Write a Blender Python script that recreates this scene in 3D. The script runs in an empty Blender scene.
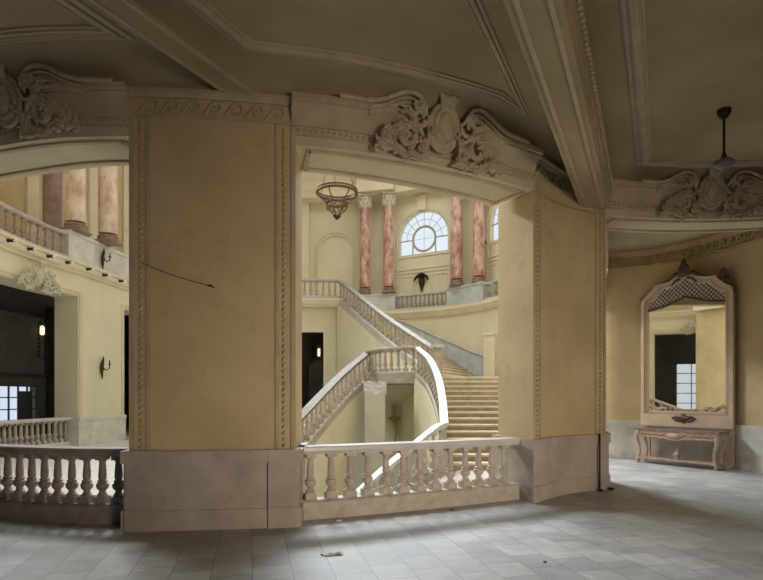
import bpy, bmesh, math, random
from math import sin, cos, pi, radians, sqrt, atan2, hypot
from mathutils import Vector, Matrix

random.seed(7)
sc = bpy.context.scene
COL = sc.collection
F_PX, CX, HY, EYE = 560.0, 381.5, 395.0, 1.62


def at(px, py, Y):
    """a point of the place from where it shows and its distance"""
    return Vector(((px - CX) / F_PX * Y, Y, EYE - (py - HY) / F_PX * Y))


# ------------------------------------------------------------------ materials
def new_mat(name):
    m = bpy.data.materials.new(name)
    m.use_nodes = True
    nt = m.node_tree
    b = nt.nodes['Principled BSDF']
    return m, nt, b


def node(nt, t, **kw):
    n = nt.nodes.new(t)
    for k, v in kw.items():
        if k in n.inputs:
            n.inputs[k].default_value = v
        else:
            setattr(n, k, v)
    return n


def c4(c):
    return (c[0], c[1], c[2], 1)


def mottled(name, c1, c2, scale=1.5, rough=.8, bump=0.0, detail=6, c3=None, s3=12, stretch=None, metallic=0, lo=.35, hi=.65):
    m, nt, b = new_mat(name)
    tc = node(nt, 'ShaderNodeTexCoord')
    geo = node(nt, 'ShaderNodeNewGeometry')
    mp = node(nt, 'ShaderNodeMapping')
    if stretch:
        mp.inputs['Scale'].default_value = stretch
    nt.links.new(geo.outputs['Position'], mp.inputs['Vector'])
    n = node(nt, 'ShaderNodeTexNoise', Scale=scale, Detail=detail, Roughness=.6)
    nt.links.new(mp.outputs[0], n.inputs['Vector'])
    r = node(nt, 'ShaderNodeValToRGB')
    r.color_ramp.elements[0].position = lo
    r.color_ramp.elements[0].color = c4(c1)
    r.color_ramp.elements[1].position = hi
    r.color_ramp.elements[1].color = c4(c2)
    nt.links.new(n.outputs['Fac'], r.inputs['Fac'])
    out = r.outputs['Color']
    if c3:
        n3 = node(nt, 'ShaderNodeTexNoise', Scale=s3, Detail=8, Roughness=.7)
        nt.links.new(mp.outputs[0], n3.inputs['Vector'])
        r3 = node(nt, 'ShaderNodeValToRGB')
        r3.color_ramp.elements[0].position = .56
        r3.color_ramp.elements[0].color = (0, 0, 0, 1)
        r3.color_ramp.elements[1].position = .72
        r3.color_ramp.elements[1].color = (1, 1, 1, 1)
        nt.links.new(n3.outputs['Fac'], r3.inputs['Fac'])
        mx = node(nt, 'ShaderNodeMixRGB')
        nt.links.new(r3.outputs['Color'], mx.inputs['Fac'])
        nt.links.new(out, mx.inputs['Color1'])
        mx.inputs['Color2'].default_value = c4(c3)
        out = mx.outputs['Color']
    nt.links.new(out, b.inputs['Base Color'])
    b.inputs['Roughness'].default_value = rough
    b.inputs['Metallic'].default_value = metallic
    if bump:
        bp = node(nt, 'ShaderNodeBump', Strength=bump, Distance=.02)
        nt.links.new(n.outputs['Fac'], bp.inputs['Height'])
        nt.links.new(bp.outputs[0], b.inputs['Normal'])
    return m


M = {}
M['plaster'] = mottled('ochre_plaster', (.55, .425, .25), (.66, .525, .32), 1.1, .85, .12, c3=(.49, .385, .225), s3=3)
M['plaster_pale'] = mottled('pale_plaster', (.60, .525, .37), (.69, .61, .44), 1.3, .8, .1)
M['plaster_dim'] = mottled('dimmed_ceiling_plaster', (.37, .30, .18), (.48, .395, .245), .6, .9, .1)  # darker than the wall plaster, gallery dimness put into the colour
M['mould'] = mottled('moulding_plaster', (.45, .37, .25), (.57, .48, .33), 3, .85, .1)
M['orn'] = mottled('ornament_plaster', (.45, .37, .26), (.60, .51, .37), 9, .8, .1, c3=(.30, .23, .15), s3=8)
M['hall'] = mottled('hall_plaster', (.69, .645, .47), (.76, .71, .53), .9, .85, .05)
M['hall_pale'] = mottled('hall_pale_plaster', (.70, .63, .46), (.78, .71, .54), 1.3, .8)
M['marble'] = mottled('grey_marble', (.38, .325, .28), (.53, .465, .41), 1.6, .45, 0, c3=(.36, .31, .27), s3=4)
M['marble_white'] = mottled('white_marble', (.58, .56, .53), (.74, .72, .69), 2.2, .4, 0, c3=(.45, .43, .42), s3=3)
M['marble_blue'] = mottled('blue_grey_marble', (.46, .49, .50), (.62, .64, .63), 1.8, .4, 0, c3=(.36, .38, .41), s3=4)
M['stone'] = mottled('baluster_stone', (.44, .39, .335), (.58, .525, .455), 6, .55, 0, c3=(.34, .28, .22), s3=9)
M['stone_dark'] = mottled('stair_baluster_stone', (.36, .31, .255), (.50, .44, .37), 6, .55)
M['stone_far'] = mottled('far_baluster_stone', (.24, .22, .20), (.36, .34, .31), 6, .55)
M['rail_grey'] = mottled('grey_handrail_marble', (.42, .39, .36), (.54, .51, .47), 3, .4)
M['stone_dimmed'] = mottled('dimmed_handrail_stone', (.13, .11, .09), (.19, .165, .135), 6, .6)  # rail colour darkened to offset the strong light falling on it
M['stone_shaded'] = mottled('shaded_baluster_stone', (.24, .19, .175), (.36, .30, .28), 6, .5, 0, c3=(.18, .14, .13), s3=9)  # baluster stone with the left opening's shade put into its colour
M['gold_band'] = mottled('ochre_frieze_plaster', (.36, .28, .13), (.48, .38, .19), 5, .8)
M['rail'] = mottled('pale_handrail_marble', (.56, .54, .52), (.68, .66, .64), 3, .35)
M['pink'] = mottled('pink_marble', (.36, .13, .11), (.68, .49, .43), 3.2, .3, 0, detail=10, c3=(.26, .10, .10), s3=5, stretch=(1, 1, .55), lo=.38, hi=.6)
M['pink_pale'] = mottled('pale_pink_marble', (.56, .34, .27), (.82, .68, .58), 3.0, .3, 0, detail=10, c3=(.42, .24, .22), s3=6, stretch=(1, 1, .6), lo=.36, hi=.6)
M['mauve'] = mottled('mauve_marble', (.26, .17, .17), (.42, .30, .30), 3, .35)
M['colbase'] = mottled('column_base_marble', (.20, .125, .105), (.32, .21, .18), 4, .4)
M['capital'] = mottled('capital_plaster', (.50, .46, .38), (.68, .63, .52), 8, .8, c3=(.35, .31, .25), s3=14)
M['iron'] = mottled('dark_iron', (.02, .016, .014), (.05, .04, .035), 6, .5, 0, metallic=.6)
M['rust'] = mottled('rusty_bronze', (.09, .042, .025), (.20, .095, .055), 9, .55, 0, metallic=.5)
M['dark'] = mottled('dark_wood', (.03, .025, .022), (.06, .05, .043), 2, .6)
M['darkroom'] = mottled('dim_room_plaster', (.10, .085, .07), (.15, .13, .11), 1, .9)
M['gilt'] = mottled('worn_gilt_wood', (.05, .026, .018), (.14, .075, .045), 14, .5, c3=(.36, .25, .16), s3=22)
M['frame'] = mottled('cream_rose_lacquer', (.60, .47, .35), (.70, .57, .43), 3, .55)
M['rose'] = mottled('rose_lacquer_band', (.45, .30, .22), (.55, .39, .30), 4, .55)
M['carved'] = mottled('carved_rose_wood', (.46, .30, .23), (.64, .47, .38), 18, .55, c3=(.22, .11, .08), s3=26)
M['tabletop'] = mottled('table_marble', (.20, .13, .11), (.36, .26, .23), 8, .35)
M['winframe'] = mottled('window_frame_paint', (.40, .36, .25), (.50, .45, .33), 5, .6)
M['sheet'] = mottled('plastic_sheet', (.55, .58, .66), (.80, .82, .88), 8, .3)
M['greyplaster'] = mottled('grey_white_plaster', (.60, .57, .52), (.70, .67, .62), 1.5, .8)
M['paper'] = mottled('faded_paper', (.84, .78, .70), (.90, .85, .78), 30, .8)
M['paper_red'] = mottled('orange_print_paper', (.80, .56, .45), (.86, .68, .57), 40, .8)
M['fan'] = mottled('fan_enamel', (.10, .098, .11), (.17, .165, .185), 8, .4)
M['tread'] = mottled('stair_tread_stone', (.62, .55, .43), (.74, .67, .54), 3, .55)
M['riser'] = mottled('stair_riser_stone', (.36, .28, .18), (.48, .39, .26), 4, .6)
M['leaf'] = mottled('dry_leaf', (.10, .05, .03), (.16, .08, .05), 20, .8)


def m_floor():
    m, nt, b = new_mat('marble_floor_tiles')
    geo = node(nt, 'ShaderNodeNewGeometry')
    mp = node(nt, 'ShaderNodeMapping')
    mp.inputs['Rotation'].default_value = (0, 0, radians(-13))
    nt.links.new(geo.outputs['Position'], mp.inputs['Vector'])
    br = node(nt, 'ShaderNodeTexBrick')
    br.offset = 0.5
    br.inputs['Scale'].default_value = 1
    br.inputs['Brick Width'].default_value = .40
    br.inputs['Row Height'].default_value = .36
    br.inputs['Mortar Size'].default_value = .0035
    br.inputs['Mortar Smooth'].default_value = .2
    br.inputs['Color1'].default_value = (.46, .47, .49, 1)
    br.inputs['Color2'].default_value = (.66, .665, .66, 1)
    br.inputs['Mortar'].default_value = (.20, .18, .16, 1)
    mp2 = node(nt, 'ShaderNodeMapping')
    mp2.inputs['Rotation'].default_value = (0, 0, radians(-13) + pi / 2)
    nt.links.new(geo.outputs['Position'], mp2.inputs['Vector'])
    nt.links.new(mp2.outputs[0], br.inputs['Vector'])
    n = node(nt, 'ShaderNodeTexNoise', Scale=2.2, Detail=9, Roughness=.65, Distortion=1.2)
    nt.links.new(geo.outputs['Position'], n.inputs['Vector'])
    r = node(nt, 'ShaderNodeValToRGB')
    r.color_ramp.elements[0].position = .3
    r.color_ramp.elements[0].color = (.66, .66, .68, 1)
    r.color_ramp.elements[1].position = .7
    r.color_ramp.elements[1].color = (1.0, .99, .96, 1)
    nt.links.new(n.outputs['Fac'], r.inputs['Fac'])
    mx = node(nt, 'ShaderNodeMixRGB', blend_type='MULTIPLY')
    mx.inputs['Fac'].default_value = 1
    nt.links.new(br.outputs['Color'], mx.inputs['Color1'])
    nt.links.new(r.outputs['Color'], mx.inputs['Color2'])
    nt.links.new(mx.outputs['Color'], b.inputs['Base Color'])
    rr = node(nt, 'ShaderNodeMapRange')
    rr.inputs['To Min'].default_value = .38
    rr.inputs['To Max'].default_value = .62
    nt.links.new(n.outputs['Fac'], rr.inputs['Value'])
    nt.links.new(rr.outputs[0], b.inputs['Roughness'])
    return m


def m_mirror():
    m, nt, b = new_mat('old_mirror_glass')
    b.inputs['Metallic'].default_value = 1
    b.inputs['Base Color'].default_value = (.80, .78, .68, 1)
    b.inputs['Roughness'].default_value = .015
    return m


def m_glass():
    m, nt, b = new_mat('clear_window_pane')
    out = nt.nodes['Material Output']
    tr = node(nt, 'ShaderNodeBsdfTransparent', Color=(.93, .96, 1, 1))
    gl = node(nt, 'ShaderNodeBsdfGlossy', Roughness=.05)
    mx = node(nt, 'ShaderNodeMixShader', Fac=.06)
    nt.links.new(tr.outputs[0], mx.inputs[1])
    nt.links.new(gl.outputs[0], mx.inputs[2])
    nt.links.new(mx.outputs[0], out.inputs['Surface'])
    return m


def m_glow(name, col, s):
    m, nt, b = new_mat(name)
    b.inputs['Base Color'].default_value = c4(col)
    b.inputs['Emission Color'].default_value = c4(col)
    b.inputs['Emission Strength'].default_value = s
    return m


M['floor'] = m_floor()
M['mirror'] = m_mirror()
M['glass'] = m_glass()
M['bulb'] = m_glow('lit_lamp_glass', (1, .78, .46), 1.6)
M['bulb_white'] = mottled('white_lamp_glass', (.80, .78, .74), (.86, .84, .80), 4, .3)


# ------------------------------------------------------------------ tree helpers
WLOC = {}


def link(o, parent=None):
    COL.objects.link(o)
    if parent:
        o.parent = parent
    return o


def tag(o, label=None, cat=None, group=None, kind=None):
    if label: o['label'] = label
    if cat: o['category'] = cat
    if group: o['group'] = group
    if kind: o['kind'] = kind
    return o


def thing(name, label, cat, loc, rotz=0, group=None):
    o = bpy.data.objects.new(name, None)
    o.empty_display_size = .2
    COL.objects.link(o)
    o.location = loc
    o.rotation_euler = (0, 0, rotz)
    tag(o, label, cat, group)
    WLOC[o.name] = Vector(loc)
    return o


def copy_tree(o, parent=None):
    c = o.copy()
    COL.objects.link(c)
    if parent: c.parent = parent
    for ch in list(o.children):
        copy_tree(ch, c)
    return c


def offset_poly(pts, d):
    """grow a CCW or CW polygon by d with mitred corners"""
    n = len(pts)
    area = sum(pts[i][0] * pts[(i + 1) % n][1] - pts[(i + 1) % n][0] * pts[i][1] for i in range(n))
    s = 1 if area > 0 else -1
    out = []
    for i in range(n):
        p0, p1, p2 = Vector(pts[i - 1]), Vector(pts[i]), Vector(pts[(i + 1) % n])
        d1, d2 = (p1 - p0).normalized(), (p2 - p1).normalized()
        n1, n2 = Vector((d1.y, -d1.x)) * s, Vector((d2.y, -d2.x)) * s
        b = n1 + n2
        if b.length < 1e-6:
            b = n1
        b.normalize()
        k = d / max(.35, b.dot(n1))
        out.append((p1 + b * k)[:])
    return out


class Path:
    """plan curve, left to right; 'front' is the gallery side"""
    def __init__(self, ctrl, smooth=True, n=8):
        pts = [Vector(p) for p in ctrl]
        if smooth and len(pts) > 2:
            out = []
            for i in range(len(pts) - 1):
                p0 = pts[i - 1] if i else pts[0] * 2 - pts[1]
                p1, p2 = pts[i], pts[i + 1]
                p3 = pts[i + 2] if i + 2 < len(pts) else pts[-1] * 2 - pts[-2]
                for k in range(n):
                    t = k / n
                    out.append(.5 * ((2 * p1) + (p2 - p0) * t + (2 * p0 - 5 * p1 + 4 * p2 - p3) * t * t
                                     + (3 * p1 - p0 - 3 * p2 + p3) * t ** 3))
            out.append(pts[-1])
            pts = out
        self.p = pts
        self.acc = [0]
        for a, b in zip(pts, pts[1:]):
            self.acc.append(self.acc[-1] + hypot(b[0] - a[0], b[1] - a[1]))
        self.L = self.acc[-1]

    def at(self, s):
        i = 0
        s = min(max(s, -1), self.L + 1)
        while i < len(self.p) - 2 and self.acc[i + 1] < s:
            i += 1
        d = self.acc[i + 1] - self.acc[i]
        t = (s - self.acc[i]) / d
        return self.p[i].lerp(self.p[i + 1], t) if 0 <= t <= 1 else self.p[i] + (self.p[i + 1] - self.p[i]) * t

    def dir(self, s):
        a, b = self.at(s - .05), self.at(s + .05)
        d = Vector((b[0] - a[0], b[1] - a[1]))
        return d.normalized()

    def nrm(self, s):
        d = self.dir(s)
        return Vector((d.y, -d.x))

    def sub(self, s0, s1, step=.15):
        n = max(1, int(round((s1 - s0) / step)))
        return [self.at(s0 + (s1 - s0) * i / n) for i in range(n + 1)]

    def off(self, d):
        q = []
        for i, p in enumerate(self.p):
            n = self.nrm(self.acc[i])
            v = p.copy()
            v[0] += n.x * d
            v[1] += n.y * d
            q.append(v)
        return q

    def nearest(self, px):
        """arc length where the line of sight at px crosses"""
        best = None
        k = (px - CX) / F_PX
        for i in range(401):
            s = self.L * i / 400
            p = self.at(s)
            e = abs(p[0] - k * p[1])
            if best is None or e < best[0]: best = (e, s)
        return best[1]


class MB:
    def __init__(self):
        self.v, self.f, self.mi = [], [], []
        self.cur = 0

    def add(self, vs, fs):
        o = len(self.v)
        self.v += [Vector(v) for v in vs]
        for f in fs:
            self.f.append([i + o for i in f])
            self.mi.append(self.cur)

    def box(self, c, s, rz=0, taper=None):
        x, y, z = s[0] / 2, s[1] / 2, s[2] / 2
        vs = []
        for k, (dx, dy, dz) in enumerate([(-1, -1, -1), (1, -1, -1), (1, 1, -1), (-1, 1, -1), (-1, -1, 1), (1, -1, 1), (1, 1, 1), (-1, 1, 1)]):
            q = taper if (taper and dz > 0) else 1
            a, b = dx * x * q, dy * y * q
            vs.append((c[0] + a * cos(rz) - b * sin(rz), c[1] + a * sin(rz) + b * cos(rz), c[2] + dz * z))
        self.add(vs, [(0, 3, 2, 1), (4, 5, 6, 7), (0, 1, 5, 4), (1, 2, 6, 5), (2, 3, 7, 6), (3, 0, 4, 7)])
        return self

    def prism(self, poly, z0, z1):
        n = len(poly)
        vs = [(p[0], p[1], z0) for p in poly] + [(p[0], p[1], z1) for p in poly]
        fs = [tuple(range(n))[::-1], tuple(range(n, 2 * n))]
        fs += [(i, (i + 1) % n, n + (i + 1) % n, n + i) for i in range(n)]
        self.add(vs, fs)
        return self

    def sweep(self, pts, prof, closed=False, cap=True, closed_prof=True, nrms=None):
        """profile (offset to the front, height) carried along plan points (z of a point is added)"""
        pts = [Vector(p) if len(p) == 3 else Vector((p[0], p[1], 0)) for p in pts]
        n, k = len(pts), len(prof)
        vs = []
        for i, p in enumerate(pts):
            if closed:
                a, b = pts[i - 1], pts[(i + 1) % n]
            else:
                a, b = pts[max(0, i - 1)], pts[min(n - 1, i + 1)]
            d1 = Vector((p.x - a.x, p.y - a.y)); d2 = Vector((b.x - p.x, b.y - p.y))
            if d1.length < 1e-6: d1 = d2
            if d2.length < 1e-6: d2 = d1
            d1.normalize(); d2.normalize()
            n1, n2 = Vector((d1.y, -d1.x)), Vector((d2.y, -d2.x))
            m = n1 + n2
            if m.length < 1e-6: m = n1
            m.normalize()
            m = m / max(.4, m.dot(n1))
            for (o, z) in prof:
                vs.append((p.x + m.x * o, p.y + m.y * o, p.z + z))
        fs = []
        kk = k if closed_prof else k - 1
        for i in range(n if closed else n - 1):
            j = (i + 1) % n
            for q in range(kk):
                r = (q + 1) % k
                fs.append((i * k + q, j * k + q, j * k + r, i * k + r))
        if cap and not closed and closed_prof:
            fs.append(tuple(range(k))[::-1])
            fs.append(tuple((n - 1) * k + q for q in range(k)))
        self.add(vs, fs)
        return self

    def tube(self, pts, r, seg=8, closed=False, flat=1.0):
        pts = [Vector(p) for p in pts]
        n = len(pts)
        rs = r if isinstance(r, (list, tuple)) else [r] * n
        vs, fs = [], []
        up = None
        for i, p in enumerate(pts):
            a = pts[i - 1] if (i or closed) else p
            b = pts[(i + 1) % n] if (i < n - 1 or closed) else p
            t = (b - a)
            if t.length < 1e-9: t = Vector((0, 0, 1))
            t.normalize()
            if up is None:
                up = Vector((0, 1, 0)) if abs(t.y) < .9 else Vector((1, 0, 0))
            u = (up - t * up.dot(t))
            if u.length < 1e-6: u = t.orthogonal()
            u.normalize()
            up = u
            w = t.cross(u)
            for q in range(seg):
                an = 2 * pi * q / seg
                vs.append(p + u * cos(an) * rs[i] * flat + w * sin(an) * rs[i])
        for i in range(n if closed else n - 1):
            j = (i + 1) % n
            for q in range(seg):
                fs.append((i * seg + q, i * seg + (q + 1) % seg, j * seg + (q + 1) % seg, j * seg + q))
        if not closed:
            fs.append(tuple(range(seg))[::-1])
            fs.append(tuple((n - 1) * seg + q for q in range(seg)))
        self.add(vs, fs)
        return self

    def lathe(self, prof, c=(0, 0, 0), seg=16, flute=None):
        vs, fs = [], []
        k = len(prof)
        for (r, z) in prof:
            for q in range(seg):
                a = 2 * pi * q / seg
                rr = r
                if flute and q % 2: rr = r * flute
                vs.append((c[0] + rr * cos(a), c[1] + rr * sin(a), c[2] + z))
        for i in range(k - 1):
            for q in range(seg):
                fs.append((i * seg + q, i * seg + (q + 1) % seg, (i + 1) * seg + (q + 1) % seg, (i + 1) * seg + q))
        fs.append(tuple(range(seg))[::-1])
        fs.append(tuple((k - 1) * seg + q for q in range(seg)))
        self.add(vs, fs)
        return self

    def ell(self, c, r, seg=12, rings=8, rot=None):
        vs, fs = [], []
        for i in range(rings + 1):
            th = pi * i / rings
            for q in range(seg):
                a = 2 * pi * q / seg
                v = Vector((r[0] * sin(th) * cos(a), r[1] * sin(th) * sin(a), r[2] * cos(th)))
                if rot: v = rot @ v
                vs.append(v + Vector(c))
        for i in range(rings):
            for q in range(seg):
                fs.append((i * seg + q, (i + 1) * seg + q, (i + 1) * seg + (q + 1) % seg, i * seg + (q + 1) % seg))
        self.add(vs, fs)
        return self

    def xform(self, mat):
        self.v = [mat @ v for v in self.v]
        return self

    def build(self, name, mat, parent=None, local=False, angle=38, kind=None):
        me = bpy.data.meshes.new(name)
        o = bpy.data.objects.new(name, me)
        if parent is None and not local and kind is None:
            lo = [min(v[i] for v in self.v) for i in range(3)]
            hi = [max(v[i] for v in self.v) for i in range(3)]
            base = Vector(((lo[0] + hi[0]) / 2, (lo[1] + hi[1]) / 2, lo[2]))
            o.location = base
            off = base
        elif parent is not None and not local:
            off = WLOC.get(parent.name, Vector((0, 0, 0)))
        else:
            off = Vector((0, 0, 0))
        me.from_pydata([v - off for v in self.v], [], self.f)
        mats = mat if isinstance(mat, (list, tuple)) else [mat]
        for m in mats: me.materials.append(m)
        if len(mats) > 1:
            for p, i in zip(me.polygons, self.mi): p.material_index = i
        bm = bmesh.new()
        bm.from_mesh(me)
        bmesh.ops.remove_doubles(bm, verts=bm.verts, dist=1e-5)
        bmesh.ops.recalc_face_normals(bm, faces=bm.faces)
        bm.to_mesh(me)
        bm.free()
        for p in me.polygons: p.use_smooth = True
        me.set_sharp_from_angle(angle=radians(angle))
        link(o, parent)
        WLOC[o.name] = off
        if kind: o['kind'] = kind
        return o


def struct(name, mb, mat, parent=None):
    return mb.build(name, mat, parent, kind=None if parent else 'structure', local=parent is None)


# ------------------------------------------------------------------ plan of the gallery
FL = Path([(-9.6, 10.2), (-7.4, 8.1), (-4.70, 6.97), (-3.03, 6.73), (-1.06, 6.95), (.19, 7.34), (1.35, 7.90), (2.30, 8.50)])
FC = Path([(2.30, 8.50), (2.88, 9.12), (3.45, 9.50), (3.87, 9.68)])
FD = Path([(3.87, 9.68), (5.3, 9.90), (6.8, 9.78), (8.6, 9.25)])


def s_of(path, x):
    best = min(range(801), key=lambda i: abs(path.at(path.L * i / 800)[0] - x))
    return path.L * best / 800


sA0, sA1 = s_of(FL, -3.03), s_of(FL, -1.06)
sB1 = FL.L
sL0 = s_of(FL, -7.0)
ZS, ZT, ZC = 4.73, 5.27, 5.52       # soffit, cornice top, ceiling
TH = .86

footA = [p[:2] for p in FL.sub(sA0, sA1)] + [(-1.11, 7.80), (-3.12, 7.60)]
footC = [p[:2] for p in FC.sub(0, FC.L)] + [(4.12, 10.46), (1.96, 9.40)]
nl = FL.nrm(sL0)
footL = [p[:2] for p in FL.sub(0, sL0)] + [(FL.at(sL0)[0] - nl.x * .9, FL.at(sL0)[1] - nl.y * .9), (FL.at(0)[0] - FL.nrm(0).x * .9, FL.at(0)[1] - FL.nrm(0).y * .9)]
footR = [(8.6, 9.25), (10.2, 8.6), (10.4, 9.4), (8.8, 10.1)]

# piers (structure) with marble plinths
for name, foot in (('wall_center', footA), ('wall_right', footC), ('wall_left', footL), ('wall_far_right', footR)):
    w = struct(name, MB().prism(foot, .9, ZS + .02), M['plaster'])
    pl = MB().prism(offset_poly(foot, .055), 0, .80)
    pl.prism(offset_poly(foot, .085), .80, .95)
    struct('plinth', pl, M['marble'], w)
    bs = MB().prism(offset_poly(foot, .078), 0, .24)
    struct('base_course', bs, M['marble'], w)
    if name == 'wall_center':
        wA = w
    if name == 'wall_right':
        wC = w

# corner blocks of the plinth under the pilaster strips of the middle pier
for s0, s1 in ((sA0 - .02, sA0 + .33), (sA1 - .33, sA1 + .0)):
    mb = MB().sweep(FL.sub(s0, s1), [(.04, 0), (.105, 0), (.105, .25), (.09, .25), (.09, .955), (.04, .955)])
    struct('corner_block', mb, M['marble'], wA)


# lintel band over all the openings and piers, hall side thickness TH
def band(path, s0, s1, z0, z1, front=0.0, back=TH):
    return MB().sweep(path.sub(s0, s1), [(front, z0), (front, z1), (-back, z1), (-back, z0)])


wf_ = band(FL, sL0, sA0, ZS, 5.7)
wf_.sweep(FL.sub(sA1, FL.L), [(0, ZS), (0, 5.7), (-TH, 5.7), (-TH, ZS)])
wf = struct('wall_front', wf_, M['plaster_pale'])
struct('wall_front_pier', band(FL, sA0, sA1, ZS + .02, 5.7).sweep(FL.sub(0, sL0), [(0, ZS + .02), (0, 5.7), (-TH, 5.7), (-TH, ZS + .02)]), M['plaster'])
wr = struct('wall_front_right', band(FD, 0, FD.L, ZS, 5.7), M['plaster_pale'])
mb = MB().prism(footC, ZS, 5.7)
struct('trim_1', mb, M['plaster'])

# soffit panels: raised line loops on the underside of the lintels
for path, s0, s1, w in ((FL, sA1 + .18, sB1 - .1, wf), (FL, sL0 + .2, sA0 - .12, wf), (FD, .25, FD.L - .2, wr)):
    a = path.sub(s0, s1)
    mb = MB()
    pth = Path([p[:] for p in a], smooth=False)
    for o in (-.12, -.70):
        q = [Vector((p[0], p[1])) for p in pth.off(o)]
        mb.sweep(q, [(-.03, ZS - .028), (.03, ZS - .028), (.03, ZS + .02), (-.03, ZS + .02)])
    for s in (0, pth.L):
        p, n = pth.at(s), pth.nrm(s)
        mb.sweep([(p[0] + n.x * -.09, p[1] + n.y * -.09), (p[0] + n.x * -.73, p[1] + n.y * -.73)],
                 [(-.03, ZS - .028), (.03, ZS - .028), (.03, ZS + .02), (-.03, ZS + .02)])
    struct('soffit_panel', mb, M['mould'], w)

# cornice over openings (projecting cavetto) and crown over piers
CAV = [(0, 4.955), (.03, 4.955), (.035, 5.0), (.055, 5.06), (.095, 5.12), (.155, 5.17), (.175, 5.175), (.175, 5.20), (.20, 5.205), (.215, 5.25), (.215, ZT), (0, ZT)]
CRN = [(0, 5.19), (.04, 5.19), (.05, 5.215), (.10, 5.23), (.10, ZT), (0, ZT)]
FRZ = [(0, 4.955), (.03, 4.955), (.03, 4.985), (0, 4.985)]
openings = [(FL, sL0 - .1, sA0 + .03, wf), (FL, sA1 - .05, sB1, wf), (FD, 0.0, FD.L, wr)]
for (path, s0, s1, w), px in zip(openings, (20, 436, 706)):
    sc_ = path.nearest(px)
    struct('cornice', MB().sweep(path.sub(s0, sc_ - .44), CAV).sweep(path.sub(sc_ + .44, s1), CAV), M['mould'], w)
for path, s0, s1, w in ((FL, sA0 + .03, sA1 - .05, wf), (FC, 0, FC.L, wr), (FL, 0, sL0 - .1, wf)):
    mb = MB().sweep(path.sub(s0, s1), CRN)
    mb.sweep(path.sub(s0, s1), FRZ)
    struct('crown_moulding', mb, M['mould'], w)


def wave(path, s0, s1, z0, z1, unit=.26, r=.016, d=.012):
    """running scroll ornament between two heights"""
    mb = MB()
    n = max(1, int(round((s1 - s0) / unit)))
    u = (s1 - s0) / n
    h = z1 - z0
    for i in range(n):
        pts = []
        for k in range(25):
            t = k / 24
            if t < .35:
                q = t / .35
                x, z = -.5 + .62 * q, .06 + .86 * (q * q * (3 - 2 * q)) * .95
            else:
                q = (t - .35) / .65
                an = pi / 2 - q * 2.0 * pi * 1.05
                rr = .40 * (1 - q) + .05
                x, z = .12 + rr * cos(an) * .85, .5 + rr * sin(an)
            s = s0 + u * (i + .5 + x * 1.0)
            p, nn = path.at(s), path.nrm(s)
            pts.append((p[0] + nn.x * d, p[1] + nn.y * d, z0 + z * h))
        mb.tube(pts, r, 6)
    return mb


struct('wave_frieze', wave(FL, sA0 + .1, sA1 - .12, 4.995, 5.18), M['mould'], wf)
struct('wave_frieze', wave(FC, .06, FC.L - .06, 4.995, 5.18), M['mould'], wr)
struct('wave_frieze', wave(FL, .1, sL0 - .2, 4.995, 5.18), M['mould'], wf)


def beads_v(path, s, z0, z1, mb, gap=.075, r=.02):
    p, n = path.at(s), path.nrm(s)
    k = int((z1 - z0) / gap)
    rot = Matrix.Rotation(radians(28), 3, 'Y')
    for i in range(k):
        z = z0 + (i + .5) * (z1 - z0) / k
        mb.ell((p[0] + n.x * .012, p[1] + n.y * .012, z), (r, .022, .030), 8, 5, rot)


def strip(path, sa, sb, z0, z1, mb, d=.02):
    mb.sweep(path.sub(min(sa, sb), max(sa, sb), .1), [(0, z0), (d, z0), (d, z1), (0, z1)])


# bead moulding and strips framing the openings
mbs, mbb = MB(), MB()
for s, sg in ((sA0, 1), (sA1, -1)):
    strip(FL, s + sg * .0, s + sg * .055, .95, 4.95, mbs, .018)
    strip(FL, s + sg * .20, s + sg * .245, .95, 4.95, mbs, .02)
    beads_v(FL, s + sg * .14, .96, 4.93, mbb)
struct('pilaster_strip', mbs, M['mould'], wA)
struct('bead_moulding', mbb, M['mould'], wA)
mbs, mbb = MB(), MB()
for s, sg in ((0, 1), (FC.L, -1)):
    strip(FC, s + sg * .0, s + sg * .05, .95, 4.95, mbs, .018)
    strip(FC, s + sg * .19, s + sg * .23, .95, 4.95, mbs, .02)
    beads_v(FC, s + sg * .12, .96, 4.93, mbb, .075, .018)
struct('pilaster_strip', mbs, M['mould'], wC)
struct('bead_moulding', mbb, M['mould'], wC)
for path, s0, s1, w in ((FL, sL0 + .1, sA0, wf), (FL, sA1, sB1, wf), (FD, 0, FD.L, wr)):
    mbb = MB()
    n = int((s1 - s0) / .075)
    rot = Matrix.Rotation(radians(60), 3, 'Y')
    for i in range(n):
        s = s0 + (i + .5) * (s1 - s0) / n
        p, nn = path.at(s), path.nrm(s)
        mbb.ell((p[0] + nn.x * .012, p[1] + nn.y * .012, 4.91), (.02, .022, .03), 8, 5, rot)
    mbb.sweep(path.sub(s0, s1), [(0, 4.84), (.018, 4.84), (.018, 4.87), (0, 4.87)])
    struct('bead_moulding', mbb, M['mould'], w)

# ------------------------------------------------------------------ gallery ceiling, cove, beams, panels
allfront = FL.sub(0, FL.L) + FC.sub(0, FC.L)[1:] + FD.sub(0, FD.L)[1:]
ceil_poly = [p[:2] for p in allfront] + [(10.5, 8.4), (10.5, -3.6), (-9.6, -3.6)]
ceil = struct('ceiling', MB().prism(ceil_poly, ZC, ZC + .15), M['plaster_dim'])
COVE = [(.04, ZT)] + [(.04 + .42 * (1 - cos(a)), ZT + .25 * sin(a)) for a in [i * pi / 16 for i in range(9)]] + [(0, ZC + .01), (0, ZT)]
struct('trim_2', MB().sweep(allfront, COVE), M['plaster_dim'])


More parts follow.
